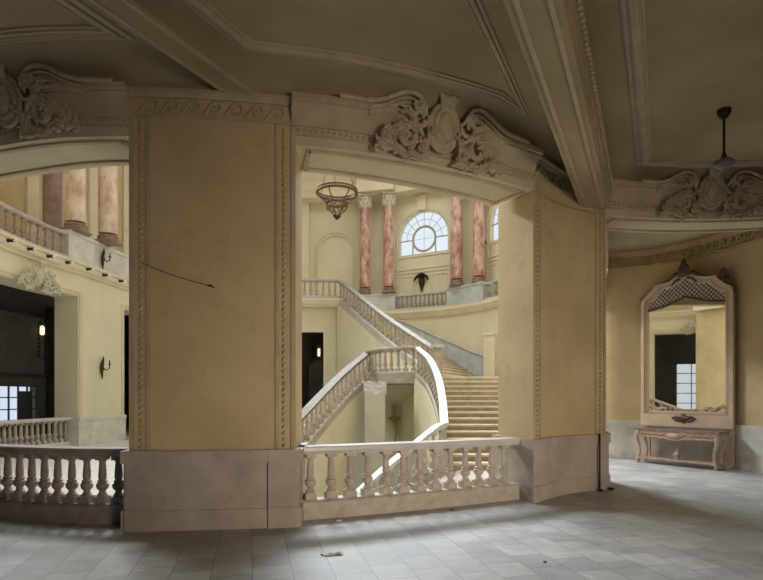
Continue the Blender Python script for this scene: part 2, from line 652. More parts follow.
def beam(x_l, x_r, y0, y1, slope, z, yref, name, edge_lines):
    """a straight beam across the gallery"""
    def X(x, y): return x + slope * (y - yref)
    mb = MB().prism([(X(x_l, y0), y0), (X(x_r, y0), y0), (X(x_r, y1), y1), (X(x_l, y1), y1)], z, ZC + .05)
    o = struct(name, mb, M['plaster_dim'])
    for g in edge_lines:
        xa = x_l + (x_r - x_l) * g
        m2 = MB().prism([(X(xa - .025, y0), y0), (X(xa + .025, y0), y0), (X(xa + .025, y1), y1), (X(xa - .025, y1), y1)], z - .02, z + .01)
        struct('beam_moulding', m2, M['mould'], o)
    return o


bA = beam(-2.72, -2.30, -3.5, 6.82, .50, ZT - .0, 5.175, 'trim_3', (.13, .85))
bC = beam(.985, 1.47, -3.5, 9.62, .48, EYE + 3.2, 4.54, 'trim_4', (.22, .80))
# step and bead row up the right flank of the big beam, a fillet on the left one
mb = MB()
mb2 = MB()
for y in [i * .085 - 1 for i in range(122)]:
    x = 1.47 + .48 * (y - 4.54) + .075
    mb2.ell((x, y, 5.10), (.03, .03, .02), 6, 4)
for z0, z1, d in ((4.90, 5.02, .035), (5.02, 5.10, .06), (5.18, 5.27, .09)):
    mb.prism([(1.46 + .48 * (y - 4.54) + dx, y) for (y, dx) in ((-3.5, 0), (-3.5, d), (9.55, d), (9.55, 0))], z0, z1)
struct('flank_moulding', mb, M['plaster_dim'], bC)
struct('bead_moulding', mb2, M['mould'], bC)

# raised panel frames on the ceiling
PANEL = [(-.11, ZC), (-.11, ZC - .015), (-.085, ZC - .03), (-.06, ZC - .03), (-.055, ZC - .012), (-.03, ZC - .012), (-.025, ZC - .045), (.005, ZC - .05), (.02, ZC - .03), (.055, ZC - .03), (.06, ZC - .01), (.085, ZC - .01), (.09, ZC - .025), (.11, ZC - .02), (.11, ZC)]


def panel_loop(path_pts, x_left, x_right, y0):
    """wall-parallel far side closed by two sides parallel to the beams"""
    pts = [(x_left(y0), y0)] + [p[:2] for p in path_pts] + [(x_right(y0), y0)]
    return pts


def beamline(x, yref, sl): return lambda y: x + sl * (y - yref)


d1l, d1r = beamline(-1.51, 6.19, .50), beamline(2.0, 7.75, .49)
o1 = [(p[0], p[1]) for p in FL.off(.62)]
far1 = [(d1l(6.22), 6.22)] + [p for p in o1 if p[0] > d1l(p[1]) + .12 and p[0] < d1r(p[1]) - .2] + [(d1r(7.70), 7.70)]
pan = MB().sweep(panel_loop(far1, d1l, d1r, -2.8), PANEL, closed=True)
struct('ceiling_panel', pan, M['mould'], ceil)
d2l = beamline(4.4, 9.38, .50)
far2 = [(d2l(9.38), 9.38), (5.3, 9.47), (6.7, 9.36), (8.6, 8.85)]
pan = MB().sweep([(d2l(-2.8), -2.8)] + far2 + [(8.9, -2.8)], PANEL, closed=True)
struct('ceiling_panel', pan, M['mould'], ceil)
d3r = beamline(-2.85, 6.05, .50)
far3 = [(-8.6, 8.6), (-7.0, 7.25)] + [(p[0], p[1]) for p in FL.off(.72) if -6.6 < p[0] < -3.1] + [(d3r(6.02), 6.02)]
pan = MB().sweep([(-8.6, -2.8)] + far3 + [(d3r(-2.8), -2.8)], PANEL, closed=True)
struct('ceiling_panel', pan, M['mould'], ceil)

# outer gallery walls behind the viewpoint, back and left darkened to cut ambient light
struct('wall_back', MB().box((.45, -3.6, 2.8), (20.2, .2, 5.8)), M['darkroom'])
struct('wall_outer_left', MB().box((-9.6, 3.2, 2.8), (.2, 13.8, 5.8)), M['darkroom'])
struct('wall_outer_right', MB().box((10.5, 6, 2.8), (.2, 19.4, 5.8)), M['plaster'])

# ------------------------------------------------------------------ floors
fl = MB()
fl.prism([p[:2] for p in allfront] + [(10.4, 8.6), (10.4, -3.5), (-9.5, -3.5), (-9.5, 10.2)], -.25, 0)
# behind the openings
edgeB = [p[:2] for p in FL.sub(0, sA0)]
backA = [(p[0], p[1]) for p in Path([q[:] for q in FL.sub(0, FL.L)], smooth=False).off(-.9)]
fl.prism([p[:2] for p in FL.sub(0, FL.L)] + backA[::-1], -.25, 0)
fl.prism([p[:2] for p in FD.sub(0, FD.L)] + [(10.3, 8.6), (10.3, 16.5), (5.75, 16.5), (5.72, 14.7), (4.15, 10.5)], -.25, 0)
struct('floor', fl, M['floor'])
fl = MB()
fl.prism([p for p in backA if p[0] < -3.2] + [(-3.2, 7.7), (-3.2, 24.6), (-13.6, 24.6), (-13.6, 11)], -.25, 0)
fl.prism([(1.96, 9.35), (2.3, 8.6), (3.87, 9.75), (4.15, 10.5), (5.72, 14.7), (5.74, 16.4), (5.6, 17.4), (1.62, 17.4), (1.62, 12.0), (1.25, 11.2), (1.05, 10.4), (1.2, 8.7)], -.25, 0)
fl.prism([(-3.2, 20.2), (1.62, 20.2), (1.62, 17.3), (5.2, 17.3), (5.2, 24.6), (-3.2, 24.6)], -.25, 0)
struct('floor_hall', fl, M['marble_white'])
struct('floor_lower', MB().prism([(-3.4, 8), (1.8, 8), (1.8, 20.4), (-3.4, 20.4)], -3.4, -3.2), M['marble_white'])
# sides of the stair well
sw = MB()
sw.box((-3.25, 14, -1.75), (.1, 12.5, 3.1))
sw.box((1.68, 13, -1.75), (.1, 9.5, 3.1))
sw.box((-.8, 20.3, -1.75), (5, .1, 3.1))
sw.sweep([(p[0], p[1]) for p in backA if -3.4 < p[0] < 1.9], [(-.05, -3.2), (.05, -3.2), (.05, 0), (-.05, 0)])
struct('wall_stairwell', sw, M['hall'])

# ------------------------------------------------------------------ balusters and balustrades
def baluster_mesh(name='baluster', r=.075, h=.60):
    mb = MB()
    k = h / .60
    R = r / .075
    mb.box((0, 0, .045 * k), (.15 * R, .15 * R, .09 * k))
    prof = [(.068, .09), (.070, .105), (.050, .125), (.040, .15), (.044, .165), (.066, .185), (.076, .215), (.072, .245), (.052, .262),
            (.060, .268), (.060, .285), (.044, .295), (.050, .33), (.047, .40), (.041, .48), (.037, .515), (.048, .522), (.048, .535), (.040, .54)]
    mb.lathe([(a * R, b * k) for a, b in prof], seg=14)
    mb.box((0, 0, .57 * k), (.13 * R, .13 * R, .06 * k))
    return mb


def balustrade(name, label, cat, path, h=.95, kerb=.25, railh=.10, n=10, w=.30, kw=.26, spos=None, mats=('stone', 'stone', 'rail'),
               group=None, r=.075, skirt=0, drop_kerb=0):
    p0 = path.at(path.L / 2)
    z0 = p0[2] if len(p0) == 3 else 0
    root = thing(name, label, cat, (p0[0], p0[1], z0 - drop_kerb), 0, group)
    pts = path.sub(0, path.L, .2)
    MB().sweep(pts, [(kw / 2, -drop_kerb), (kw / 2, kerb - .03), (kw / 2 - .03, kerb), (-kw / 2 + .03, kerb), (-kw / 2, kerb - .03), (-kw / 2, -drop_kerb)]).build('kerb', M[mats[0]], root)
    a, b = w / 2, h - railh
    MB().sweep(pts, [(a - .03, b), (a - .02, b + railh * .25), (a, b + railh * .4), (a, h - .012), (a - .012, h), (-a + .012, h), (-a, h - .012), (-a, b + railh * .4), (-a + .02, b + railh * .25), (-a + .03, b)]).build('top_rail', M[mats[2]], root)
    if spos is None:
        spos = [path.L * (i + .5) / n for i in range(n)]
    hb = b - kerb
    proto = None
    for s in spos:
        p, d = path.at(s), path.dir(s)
        z = p[2] if len(p) == 3 else 0
        if proto is None:
            proto = baluster_mesh(r=r, h=hb + .02).build('baluster', M[mats[1]], root, local=True)
            o = proto
        else:
            o = proto.copy()
            link(o, root)
        o.location = Vector((p[0], p[1], z + kerb - .01)) - root.location
        o.rotation_euler = (0, 0, atan2(d.y, d.x))
    return root


# gallery balustrade in the middle opening
kp = Path([(p[0], p[1]) for p in Path([q[:] for q in FL.sub(sA1, sB1)], smooth=False).off(-.38)], smooth=False)
# straighter and slightly tightened to the plinths
ends = kp.at(.02), kp.at(kp.L - .03)
kp = Path([(e[0] * .6 + q[0] * .4, e[1] * .6 + q[1] * .4) for e, q in zip([Vector((ends[0][0] + (ends[1][0] - ends[0][0]) * t, ends[0][1] + (ends[1][1] - ends[0][1]) * t)) for t in [i / 16 for i in range(17)]], [kp.at(kp.L * i / 16) for i in range(17)])], smooth=False)
bx = [310.4, 330.9, 349.7, 367.7, 385.9, 402.6, 419.6, 435.6, 450.4, 465.2, 478.7, 491.3, 503.2]
balustrade('balustrade', 'stone balustrade across the middle opening between the two big ochre piers', 'balustrade', kp,
           spos=[kp.nearest(x) for x in bx], mats=('stone', 'stone', 'rail'))
# balustrade in the left opening
kl = Path([(p[0], p[1]) for p in Path([q[:] for q in FL.sub(sL0, sA0)], smooth=False).off(-.38)], smooth=False)
nb = int(kl.L / .205)
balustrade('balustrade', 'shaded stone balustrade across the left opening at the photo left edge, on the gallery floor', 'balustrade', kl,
           n=nb, mats=('stone_shaded', 'stone_shaded', 'stone_shaded'))

# ------------------------------------------------------------------ cartouches
def on(path, s, d, z):
    p, n = path.at(s), path.nrm(s)
    dr = path.dir(s)
    return (p[0] + n.x * d, p[1] + n.y * d, z), atan2(dr.y, dr.x)


def leaf_pts(x, z, ang, L, curl, y=-.06, n=9):
    pts = []
    a = ang
    px, pz = x, z
    for i in range(n):
        t = i / (n - 1)
        pts.append((px, y - .05 * sin(pi * t), pz))
        a += curl / n
        px += cos(a) * L / n
        pz += sin(a) * L / n
    return pts


def spiral(cx, cz, r0, turns, a0, sgn=1, y=-.07, n=26):
    return [(cx + sgn * (r0 * (1 - .85 * t)) * cos(a0 + turns * 2 * pi * t), y - .04 * t, cz + (r0 * (1 - .85 * t)) * sin(a0 + turns * 2 * pi * t)) for t in [i / (n - 1) for i in range(n)]]


def bulge(n, r):
    return [r * (.35 + .65 * sin(pi * (.15 + .8 * i / (n - 1)))) for i in range(n)]


def cartouche(label, path, s0, d, z0, k=1.0, lean=.16, ped=True, mat='orn', group=None):
    c0, _ = on(path, s0, d, z0)
    root = thing('cartouche', label, 'plaster ornament', c0, 0, group)
    def fin(mb, name):
        if name == 'acanthus_scroll': mb.xform(Matrix.Translation((0, -.10, -.07)))
        if name == 'shield': mb.xform(Matrix.Translation((0, -.07, 0)))
        T = Matrix.Diagonal((k, k, k, 1))
        sh = Matrix.Identity(4)
        sh[1][2] = -lean
        mb.xform(T @ sh)
        new = []
        for v in mb.v:
            q, _ = on(path, s0 + v.x, d - v.y, z0 + v.z)
            new.append(Vector(q))
        mb.v = new
        return mb.build(name, M[mat], root)
    mb = MB()
    mb.ell((0, -.06, 0), (.22, .07, .29), 20, 10)
    mb.ell((0, -.11, .01), (.11, .05, .175), 20, 10)
    for rx, rz, r, y in ((.15, .215, .024, -.11), (.215, .285, .030, -.07)):
        mb.tube([(rx * cos(a), y, rz * sin(a)) for a in [i * 2 * pi / 28 for i in range(28)]], r, 8, closed=True)
    fin(mb, 'shield')
    mb = MB()
    for i in range(5):
        a = radians(-50 + 25 * i)
        x = sin(a)
        pts = [(x * .07, -.16, .23), (x * .11, -.22, .29), (x * .145, -.235, .345), (x * .165, -.215, .375 + .02 * cos(a)), (x * .17, -.17, .365)]
        mb.tube(pts, [.028, .034, .036, .032, .02], 8)
    fin(mb, 'shell_crest')
    rnd = random.Random(3)
    for sg in (-1, 1):
        mb = MB()
        def tb(pts, r):
            mb.tube([(sg * x, y, z) for x, y, z in pts], bulge(len(pts), r) if not isinstance(r, list) else r, 7)
        tb(spiral(.37, .12, .13, 1.2, pi * .9), .032)
        tb(spiral(.55, -.13, .17, 1.35, pi * .2), .034)
        tb(spiral(.78, -.24, .10, 1.3, pi * .8), .026)
        tb(spiral(.34, -.24, .09, 1.2, 0), .026)
        tb(spiral(.93, -.33, .055, 1.2, pi * .6), .02)
        for x, z, a, L, c in ((.16, -.38, .2, .40, 1.6), (.22, -.30, .9, .42, 1.9), (.30, -.10, 1.1, .42, -1.7), (.40, -.02, .5, .36, -2.0), (.45, .05, 1.3, .26, -1.6),
                              (.46, -.22, -.2, .36, 1.6), (.55, -.02, .2, .32, -1.7), (.66, -.16, .8, .24, -2), (.66, -.32, 0, .34, 1.6), (.22, -.37, -.2, .36, .5),
                              (.50, -.33, -.4, .30, 1.4), (.80, -.34, .1, .22, 1.5), (.72, -.08, .3, .2, -1.9), (.28, .16, 1.3, .22, -1.8), (.34, -.36, .3, .28, -1.2)):
            lp_ = leaf_pts(x, z, a, L, c)
            tb(lp_, .030)
            for q in (2, 4, 6):
                ax, ay, az = lp_[q]
                dx, dz_ = lp_[q + 1][0] - lp_[q][0], lp_[q + 1][2] - lp_[q][2]
                for w_ in (1, -1):
                    ang = atan2(dz_, dx) + w_ * .9
                    tb([(ax, ay, az), (ax + .045 * cos(ang), ay - .025, az + .045 * sin(ang)), (ax + .085 * cos(ang - w_ * .5), ay - .01, az + .085 * sin(ang - w_ * .5))], [.016, .022, .008])
        for _ in range(8):
            x = rnd.uniform(.3, .9)
            z = rnd.uniform(-.36, .16 - (x - .3) * .65)
            mb.ell((sg * x, -.08, z), (.035, .04, .03), 8, 5)
        fin(mb, 'acanthus_scroll')
        if ped:
            mb = MB()
            S = [(1.42, .115), (1.22, .115), (1.04, .125), (.88, .165), (.74, .235), (.60, .295), (.47, .305), (.375, .255), (.36, .18), (.415, .14), (.465, .17), (.45, .215)]
            P = Path([(a, b) for a, b in S])
            mb.tube([(sg * q[0], -.20, q[1]) for q in P.sub(0, P.L, .04)], .027, 8)
            P2 = Path([(a, b - .06) for a, b in S[2:8]])
            mb.tube([(sg * q[0], -.16, q[1] + .01) for q in P2.sub(0, P2.L, .05)], .016, 6)
            mb.tube([(sg * q[0], -.07, q[1] + .015) for q in P2.sub(0, P2.L, .05)], .05, 6)
            mb.tube([(sg * q[0], -.10, q[1] - .03) for q in P2.sub(0, P2.L, .05)], .05, 6)
            fin(mb, 'pediment_scroll')
    return root


sBc = FL.nearest(436)
cartouche('plaster cartouche with oval shield and acanthus above the middle opening', FL, sBc, .05, 5.15, 1.0)
sLc = FL.nearest(20)
cartouche('shadowed plaster cartouche above the left opening, cut by the photo left edge', FL, sLc, .05, 5.15, .97)
sDc = FD.nearest(706)
cartouche('plaster cartouche with oval shield above the right opening near the ceiling fan', FD, sDc, .05, 5.15, .97)

# ------------------------------------------------------------------ hall: left side
LW = Path([(-7.6, 8.6), (-9.3, 10.3), (-9.75, 12.2), (-9.9, 14.5), (-9.85, 16.3), (-9.6, 17.75), (-9.35, 20.4), (-8.9, 22.6), (-8.0, 24.4), (-6.3, 24.9)])
# path runs away from the viewer along the left side: its 'front' (right of travel) faces the hall


def s_y(path, y):
    best = min(range(1601), key=lambda i: abs(path.at(path.L * i / 1600)[1] - y))
    return path.L * best / 1600


lo = [s_y(LW, y) for y in (9.25, 12.6, 14.2, 17.72, 20.35, 21.9)]
piers = [(0, lo[0]), (lo[1], lo[2]), (lo[3], lo[4]), (lo[5], LW.L)]
wl = MB()
for a, b in piers:
    wl.sweep(LW.sub(a, b), [(0, 0), (0, ZS), (-.80, ZS), (-.80, 0)])
wl.sweep(LW.sub(0, LW.L), [(0, ZS), (0, 5.55), (-.80, 5.55), (-.80, ZS)])
wl = struct('wall_hall_left', wl, M['hall'])
mb = MB()
for a, b in piers:
    mb.sweep(LW.sub(a - .03, b + .03), [(.05, 0), (.05, .8), (.08, .8), (.08, .9), (-.85, .9), (-.85, 0)])
struct('plinth', mb, M['marble_white'], wl)
mb = MB()
for a, b in ((lo[0], lo[1]), (lo[2], lo[3]), (lo[4], lo[5])):
    for o in (.13, .05):
        mb.sweep(LW.sub(a - o - .04, a - o + .01), [(0, .9), (.035, .9), (.035, ZS + o), (0, ZS + o)])
        mb.sweep(LW.sub(b + o - .01, b + o + .04), [(0, .9), (.035, .9), (.035, ZS + o), (0, ZS + o)])
        mb.sweep(LW.sub(a - o - .04, b + o + .04), [(0, ZS + o), (.035, ZS + o), (.035, ZS + o + .04), (0, ZS + o + .04)])
struct('opening_frame', mb, M['hall_pale'], wl)
# upper gallery slab with cornice
GC = [(0, 5.44), (.06, 5.44), (.08, 5.5), (.16, 5.55), (.18, 5.58), (.18, 5.68), (.24, 5.72), (.24, 5.80), (-2.8, 5.80), (-2.8, 5.56), (0, 5.56)]
struct('trim_5', MB().sweep(LW.sub(0, LW.L), GC), M['hall_pale'])

# lamp sockets studded along the cornice
lamp0 = None
lamps_px = [10.9, 30.2, 49.5, 68.8, 88, 103.8, 119.5]
LWo = Path([q[:] for q in Path([q[:] for q in LW.sub(0, LW.L)], smooth=False).off(.27)], smooth=False)
base_s = [LWo.nearest(x) / LWo.L * LW.L for x in lamps_px]
d = base_s[1] - base_s[0]
names = ['first', 'second', 'third', 'fourth', 'fifth', 'sixth', 'seventh']
for i, s in enumerate(base_s):
    loc, rz = on(LW, s, .185, 5.63)
    lab = 'small dark lamp socket on the left balcony cornice, %s from the photo left edge' % names[i]
    if lamp0 is None:
        r = thing('lamp_socket', lab, 'lamp', loc, rz, 'lamp sockets along the left balcony cornice')
        m2 = MB().lathe([(.045, 0), (.05, .03), (.035, .06), (.04, .12), (.055, .17), (.03, .18)], seg=10)
        m2.xform(Matrix.Rotation(pi / 2, 4, 'X'))
        m2.build('socket', M['iron'], r, local=True)
        m2 = MB().ell((0, -.20, -.01), (.05, .06, .05), 10, 6)
        m2.build('bulb', M['bulb_white'], r, local=True)
        lamp0 = r
    else:
        r = copy_tree(lamp0)
        r['label'] = lab
        r.location = loc
        r.rotation_euler = (0, 0, rz)

# cartouche over the left hall opening and its twin that shows in the mirror
sc1 = LW.nearest(33)
cartouche('small cream cartouche over the dark opening in the left wall of the stair hall', LW, sc1, .03, 5.02, .95, ped=False, mat='capital')
sc2 = (lo[0] + lo[1]) / 2
cartouche('cream cartouche on the left hall wall that shows only inside the tall mirror', LW, sc2, .03, 5.02, .85, ped=False, mat='capital')

# balustrade in the left hall opening, another one in the mirrored opening
P1 = Path([(p[0], p[1]) for p in Path([q[:] for q in LW.sub(lo[2], lo[3])], smooth=False).off(-.35)], smooth=False)
balustrade('balustrade', 'low pale balustrade in the dark opening of the left hall wall, beyond the gallery balustrade', 'balustrade', P1, n=16, h=.92, kerb=.15, mats=('marble_white', 'stone_dark', 'rail'))

# upper gallery balustrade on the left
s_end = LW.nearest(66)
UL = Path([(p[0], p[1], 5.80) for p in LW.sub(lo[1] - .5, s_end, .3)], smooth=False)
balustrade('balustrade', 'mauve-grey balustrade of the upper left balcony, curving up to the marble podium', 'balustrade', UL, n=int(UL.L / .31), h=.80, kerb=.12, railh=.09, w=.24, kw=.2,
           mats=('rail_grey', 'mauve', 'rail_grey'), r=.058)
# podium under the left columns
s_pe = s_y(LW, 22.0)
pod = MB().sweep(LW.sub(s_end, s_pe), [(.10, 5.80), (.10, 6.58), (.14, 6.60), (.14, 6.70), (-1.35, 6.70), (-1.35, 5.80)])
o = pod.build('column_podium', M['marble_white'])
tag(o, 'white marble podium carrying the pale pink columns on the upper left balcony', 'podium')


# ------------------------------------------------------------------ columns
def column(label, loc, rad, h, mat, rotz=0, group=None, capital=True):
    root = thing('marble_column', label, 'column', loc, rotz, group)
    mb = MB().box((0, 0, .05), (rad * 2.35, rad * 2.35, .06))
    mb.lathe([(rad * 1.16, .06), (rad * 1.2, .10), (rad * 1.16, .14), (rad * 1.05, .16), (rad * 1.04, .19), (rad * 1.11, .22), (rad * 1.08, .25), (rad, .27)], seg=24)
    mb.build('base', M['colbase'], root, local=True)
    hs = h - .62
    prof = [(rad * (1 - .10 * (t ** 1.8)), .34 + (hs - .34) * t) for t in [i / 10 for i in range(11)]]
    MB().lathe(prof, seg=28).build('shaft', M[mat], root, local=True)
    mb = MB()
    r = rad * .9
    mb.lathe([(r * 1.08, hs - .02), (r * 1.12, hs + .02), (r * .98, hs + .04), (r * 1.0, hs + .3), (r * 1.2, hs + .5), (r * 1.3, hs + .53)], seg=20)
    for row, (z, n, L) in enumerate(((hs + .05, 8, .22), (hs + .20, 8, .26))):
        for i in range(n):
            a = 2 * pi * (i + row * .5) / n
            pts = [(cos(a) * r * q, sin(a) * r * q, z + L * t) for q, t in ((1.02, 0), (1.08, .4), (1.15, .75), (1.34, 1.0), (1.46, .9), (1.42, .76))]
            mb.tube(pts, [.07 * rad / .3, .085 * rad / .3, .08 * rad / .3, .06 * rad / .3, .04 * rad / .3, .02], 7)
    for i in range(4):
        a = pi / 4 + i * pi / 2
        sp = [(cos(a) * r * (1.35 + .22 * q * cos(t)), sin(a) * r * (1.35 + .22 * q * cos(t)), hs + .46 + .09 * q * sin(t)) for q, t in [(1 - .7 * j / 14, j * .55) for j in range(15)]]
        mb.tube(sp, .03 * rad / .27, 6)
    mb.box((0, 0, hs + .58), (r * 2.9, r * 2.9, .08), 0)
    mb.build('capital', M['capital'], root, local=True)
    return root


column('pale pink marble column on the upper left balcony, nearest the corner of the podium', at(75.5, 231, 17.6)[:2] + (6.70,) if False else (at(75.5, 231, 17.6).x, 17.6, 6.70), .30, 5.9, 'pink_pale')
column('pale pink marble column on the upper left balcony, standing over the dark podium sconce', (at(108, 243, 18.9).x, 18.9, 6.70), .30, 5.9, 'pink_pale')
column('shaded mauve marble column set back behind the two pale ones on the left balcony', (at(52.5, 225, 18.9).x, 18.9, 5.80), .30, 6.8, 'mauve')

# upper wall behind the left balcony
UW = Path([(-7.8, 8.0), (-10.6, 10.0), (-12.3, 13), (-12.7, 16), (-12.6, 19.2), (-12.0, 22.5), (-10.6, 25.4), (-8.0, 27.9), (-6.4, 29.2), (-5.4, 29.62)])
wlu = MB().sweep(UW.sub(0, UW.L, .4), [(0, 5.6), (0, 13.9), (-.3, 13.9), (-.3, 5.6)])
wlu = struct('wall_upper_left', wlu, M['plaster'])
mb = MB()
for px in (31, 93, 128):
    s = UW.nearest(px)
    mb.sweep(UW.sub(s - .28, s + .28), [(0, 5.8), (.12, 5.8), (.12, 12.4), (0, 12.4)])
struct('pilaster', mb, M['hall_pale'], wlu)
# entablature of the hall on the left
struct('trim_6', MB().sweep([(p[0], p[1]) for p in Path([q[:] for q in LW.sub(0, LW.L, .4)], smooth=False).off(-.45)],
                            [(.42, 12.6), (.42, 12.95), (.5, 13.0), (.5, 13.3), (.8, 13.5), (.8, 13.75), (-1.6, 13.75), (-1.6, 12.6)]), M['hall_pale'])

# dark room behind the left wall: back wall, lattice panel and two windows
def xbox(mb, x0, x1, y0, y1, z0, z1):
    return mb.box(((x0 + x1) / 2, (y0 + y1) / 2, (z0 + z1) / 2), (x1 - x0, y1 - y0, z1 - z0))


WA, WB = (6.6, 11.2, .6, 3.4), (20.0, 22.75, .62, 1.98)
mb = MB()
xbox(mb, -14.3, -14, 4.5, WA[0], 0, 5.6)
xbox(mb, -14.3, -14, WA[0], WA[1], 0, WA[2])
xbox(mb, -14.3, -14, WA[0], WA[1], WA[3], 5.6)
xbox(mb, -14.3, -14, WA[1], WB[0], 0, 5.6)
xbox(mb, -14.3, -14, WB[0], WB[1], 0, WB[2])
xbox(mb, -14.3, -14, WB[0], WB[1], WB[3], 5.6)
xbox(mb, -14.3, -14, WB[1], 34, 0, 5.6)
xbox(mb, -14.3, -10.4, 33.8, 34, 0, 5.6)
xbox(mb, -10.6, -10.4, 25.3, 34, 0, 5.6)
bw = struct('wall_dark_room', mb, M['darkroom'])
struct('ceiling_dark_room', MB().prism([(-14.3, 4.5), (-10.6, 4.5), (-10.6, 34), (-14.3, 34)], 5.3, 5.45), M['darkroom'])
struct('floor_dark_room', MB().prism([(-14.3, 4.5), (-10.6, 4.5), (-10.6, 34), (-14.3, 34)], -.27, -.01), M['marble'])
for (y0, y1, z0, z1), nm, nx, nz in ((WB, 'window_1', 5, 3), (WA, 'window_5', 6, 5)):
    wn = MB()
    for i in range(nx + 1):
        wn.box((-14.05, y0 + (y1 - y0) * i / nx, (z0 + z1) / 2), (.06, .07 if i in (0, nx) else .04, z1 - z0))
    for i in range(nz + 1):
        wn.box((-14.05, (y0 + y1) / 2, z0 + (z1 - z0) * i / nz), (.06, y1 - y0, .07 if i in (0, nz) else .04))
    w1 = struct(nm, wn, M['dark'])
    struct('pane', MB().box((-14.1, (y0 + y1) / 2, (z0 + z1) / 2), (.01, y1 - y0, z1 - z0)), M['glass'], w1)
sh = thing('shutter', 'dark shutter leaf standing against the lit lower window of the dark room', 'shutter', (-13.8, 21.75, 0))
MB().box((-13.85, 21.75, 1.22), (.05, .85, 1.1)).build('shutter_leaf', M['dark'], sh)
for y_ in (21.4, 22.15):
    MB().box((-13.85, y_, .62), (.06, .06, 1.24)).build('shutter_post', M['dark'], sh)
lat = thing('lattice_screen', 'large dark diagonal lattice screen above the lit window in the left opening', 'screen', (-13.9, 21.2, 2.3))
mb = MB()
for k in range(-30, 60):
    y0 = 18 + k * .16
    for sg in (1, -1):
        seg_ = [(y0 + sg * t_, 2.45 + t_) for t_ in [q_ * .1 for q_ in range(24)] if 17 < y0 + sg * t_ < 23.1]
        if len(seg_) > 1:
            mb.tube([(-13.90, seg_[0][0], seg_[0][1]), (-13.90, seg_[-1][0], seg_[-1][1])], .018, 4)
mb.build('lattice', M['darkroom'], lat)
mb = MB()
mb.box((-13.9, 20.1, 2.4), (.12, 6.4, .12)).box((-13.9, 20.1, 4.8), (.12, 6.4, .12)).box((-13.9, 23.2, 3.6), (.12, .14, 2.5)).box((-13.9, 17, 3.6), (.12, .12, 2.5))
mb.build('screen_frame', M['dark'], lat)
MB().box((-13.95, 20.1, 3.6), (.03, 6.2, 2.3)).build('backing_cloth', M['greyplaster'], lat)
lp = at(41, 335, 22.6)
ls = thing('wall_lamp', 'lit wall lamp with a drooping arm right of the dark lattice screen', 'lamp', (lp.x, lp.y, lp.z - .7))
MB().tube([(lp.x - .1, lp.y, lp.z + .5), (lp.x, lp.y, lp.z + .55), (lp.x + .05, lp.y, lp.z + .3)], .02, 6).tube([(lp.x - .1, lp.y, lp.z + .5), (lp.x - .08, lp.y, lp.z - .9), (lp.x + .2, lp.y, lp.z - 1.0)], .022, 6).build('arm', M['iron'], ls)
MB().lathe([(.03, .28), (.08, .22), (.085, -.05), (.05, -.10)][::-1], (lp.x + .05, lp.y, lp.z + .1), 12).build('lamp_shade', M['bulb'], ls)

# column/door post inside the left room, right of the lattice
struct('door_1', MB().box((-13.8, 23.75, 2.6), (.4, .75, 5.2)), M['dark'])


# small wall sconces of dark iron
def sconce(label, loc, rotz, k=1.0):
    r = thing('wall_sconce', label, 'sconce', loc, rotz)
    mb = MB().ell((0, -.03, .0), (.06, .03, .16), 10, 8)
    mb.tube([(0, -.04, -.1), (0, -.05, -.3), (0, -.05, -.42)], [.05, .03, .008], 8)
    mb.build('backplate', M['iron'], r, local=True)
    mb = MB()
    for sg in (-1, 1):
        mb.tube([(0, -.05, -.02), (sg * .08, -.16, -.10), (sg * .17, -.2, -.04), (sg * .19, -.2, .08)], .018, 6)
        mb.lathe([(.02, .07), (.045, .09), (.045, .11), (.02, .11), (.018, .24)], (sg * .19, -.2, 0), 8)
    mb.build('candle_arm', M['iron'], r, local=True)
    mb = MB().tube([(0, -.05, .12), (.02, -.08, .25), (-.02, -.1, .36)], [.05, .035, .01], 8)
    mb.build('finial', M['iron'], r, local=True)
    r.scale = (k, k, k)
    return r


loc, rz = on(LW, LW.nearest(100), .02, at(102, 367, LW.at(LW.nearest(100))[1]).z)
sconce('dark iron sconce on the cream pier of the left hall wall, above its marble plinth', loc, rz, 1.0)
loc, rz = on(LW, LW.nearest(97.5), .13, 6.2)
sconce('dark iron sconce fixed to the white marble podium below the pale columns', loc, rz, .95)

# ------------------------------------------------------------------ hall: far side
FG = Path([(-1.9, 28.3), (.55, 28.0), (2.62, 27.0), (3.95, 25.8), (4.92, 24.3), (5.35, 22.4), (5.5, 20), (5.55, 17.2), (5.45, 15.6), (5.75, 14.45)])
lowf = MB().sweep(FG.sub(0, FG.L, .3), [(-.1, 0), (-.1, 5.5), (-.5, 5.5), (-.5, 0)])
wfar = struct('wall_hall_far', lowf, M['hall'])
s_g0, s_g1 = 0, s_y(FG, 16.5)
s_g1 = FG.L - 1.2
FCN = [(-.1, 5.42), (.0, 5.42), (.02, 5.48), (.08, 5.53), (.10, 5.62), (.16, 5.66), (.16, 5.80), (-3.2, 5.80), (-3.2, 5.6), (-.1, 5.6)]
struct('trim_7', MB().sweep(FG.sub(0, s_g1, .3), FCN), M['hall_pale'])
# grey marble dado following the upper flight
dz = [(s_y(FG, 27.0), 0)]


def dado_top(x, y):
    return None


pts = []
for px, zt in ((384, 5.42), (396, 5.40), (412, 5.05), (436, 4.45), (455, 4.0), (470, 3.62), (484, 3.36), (500, 3.25), (520, 3.25)):
    p = FG.at(FG.nearest(px)); n = FG.nrm(FG.nearest(px))
    pts.append((p[0] + n.x * -.04, p[1] + n.y * -.04, zt))
mb = MB()
vs, fs = [], []
for p in pts:
    vs += [(p[0], p[1], 2.0), (p[0], p[1], p[2])]
for i in range(len(pts) - 1):
    fs.append((2 * i, 2 * i + 2, 2 * i + 3, 2 * i + 1))
mb.add(vs, fs)
mb.tube([(p[0], p[1] - .02, p[2]) for p in pts], .05, 6)
struct('baseboard_far', mb, M['marble_blue'])
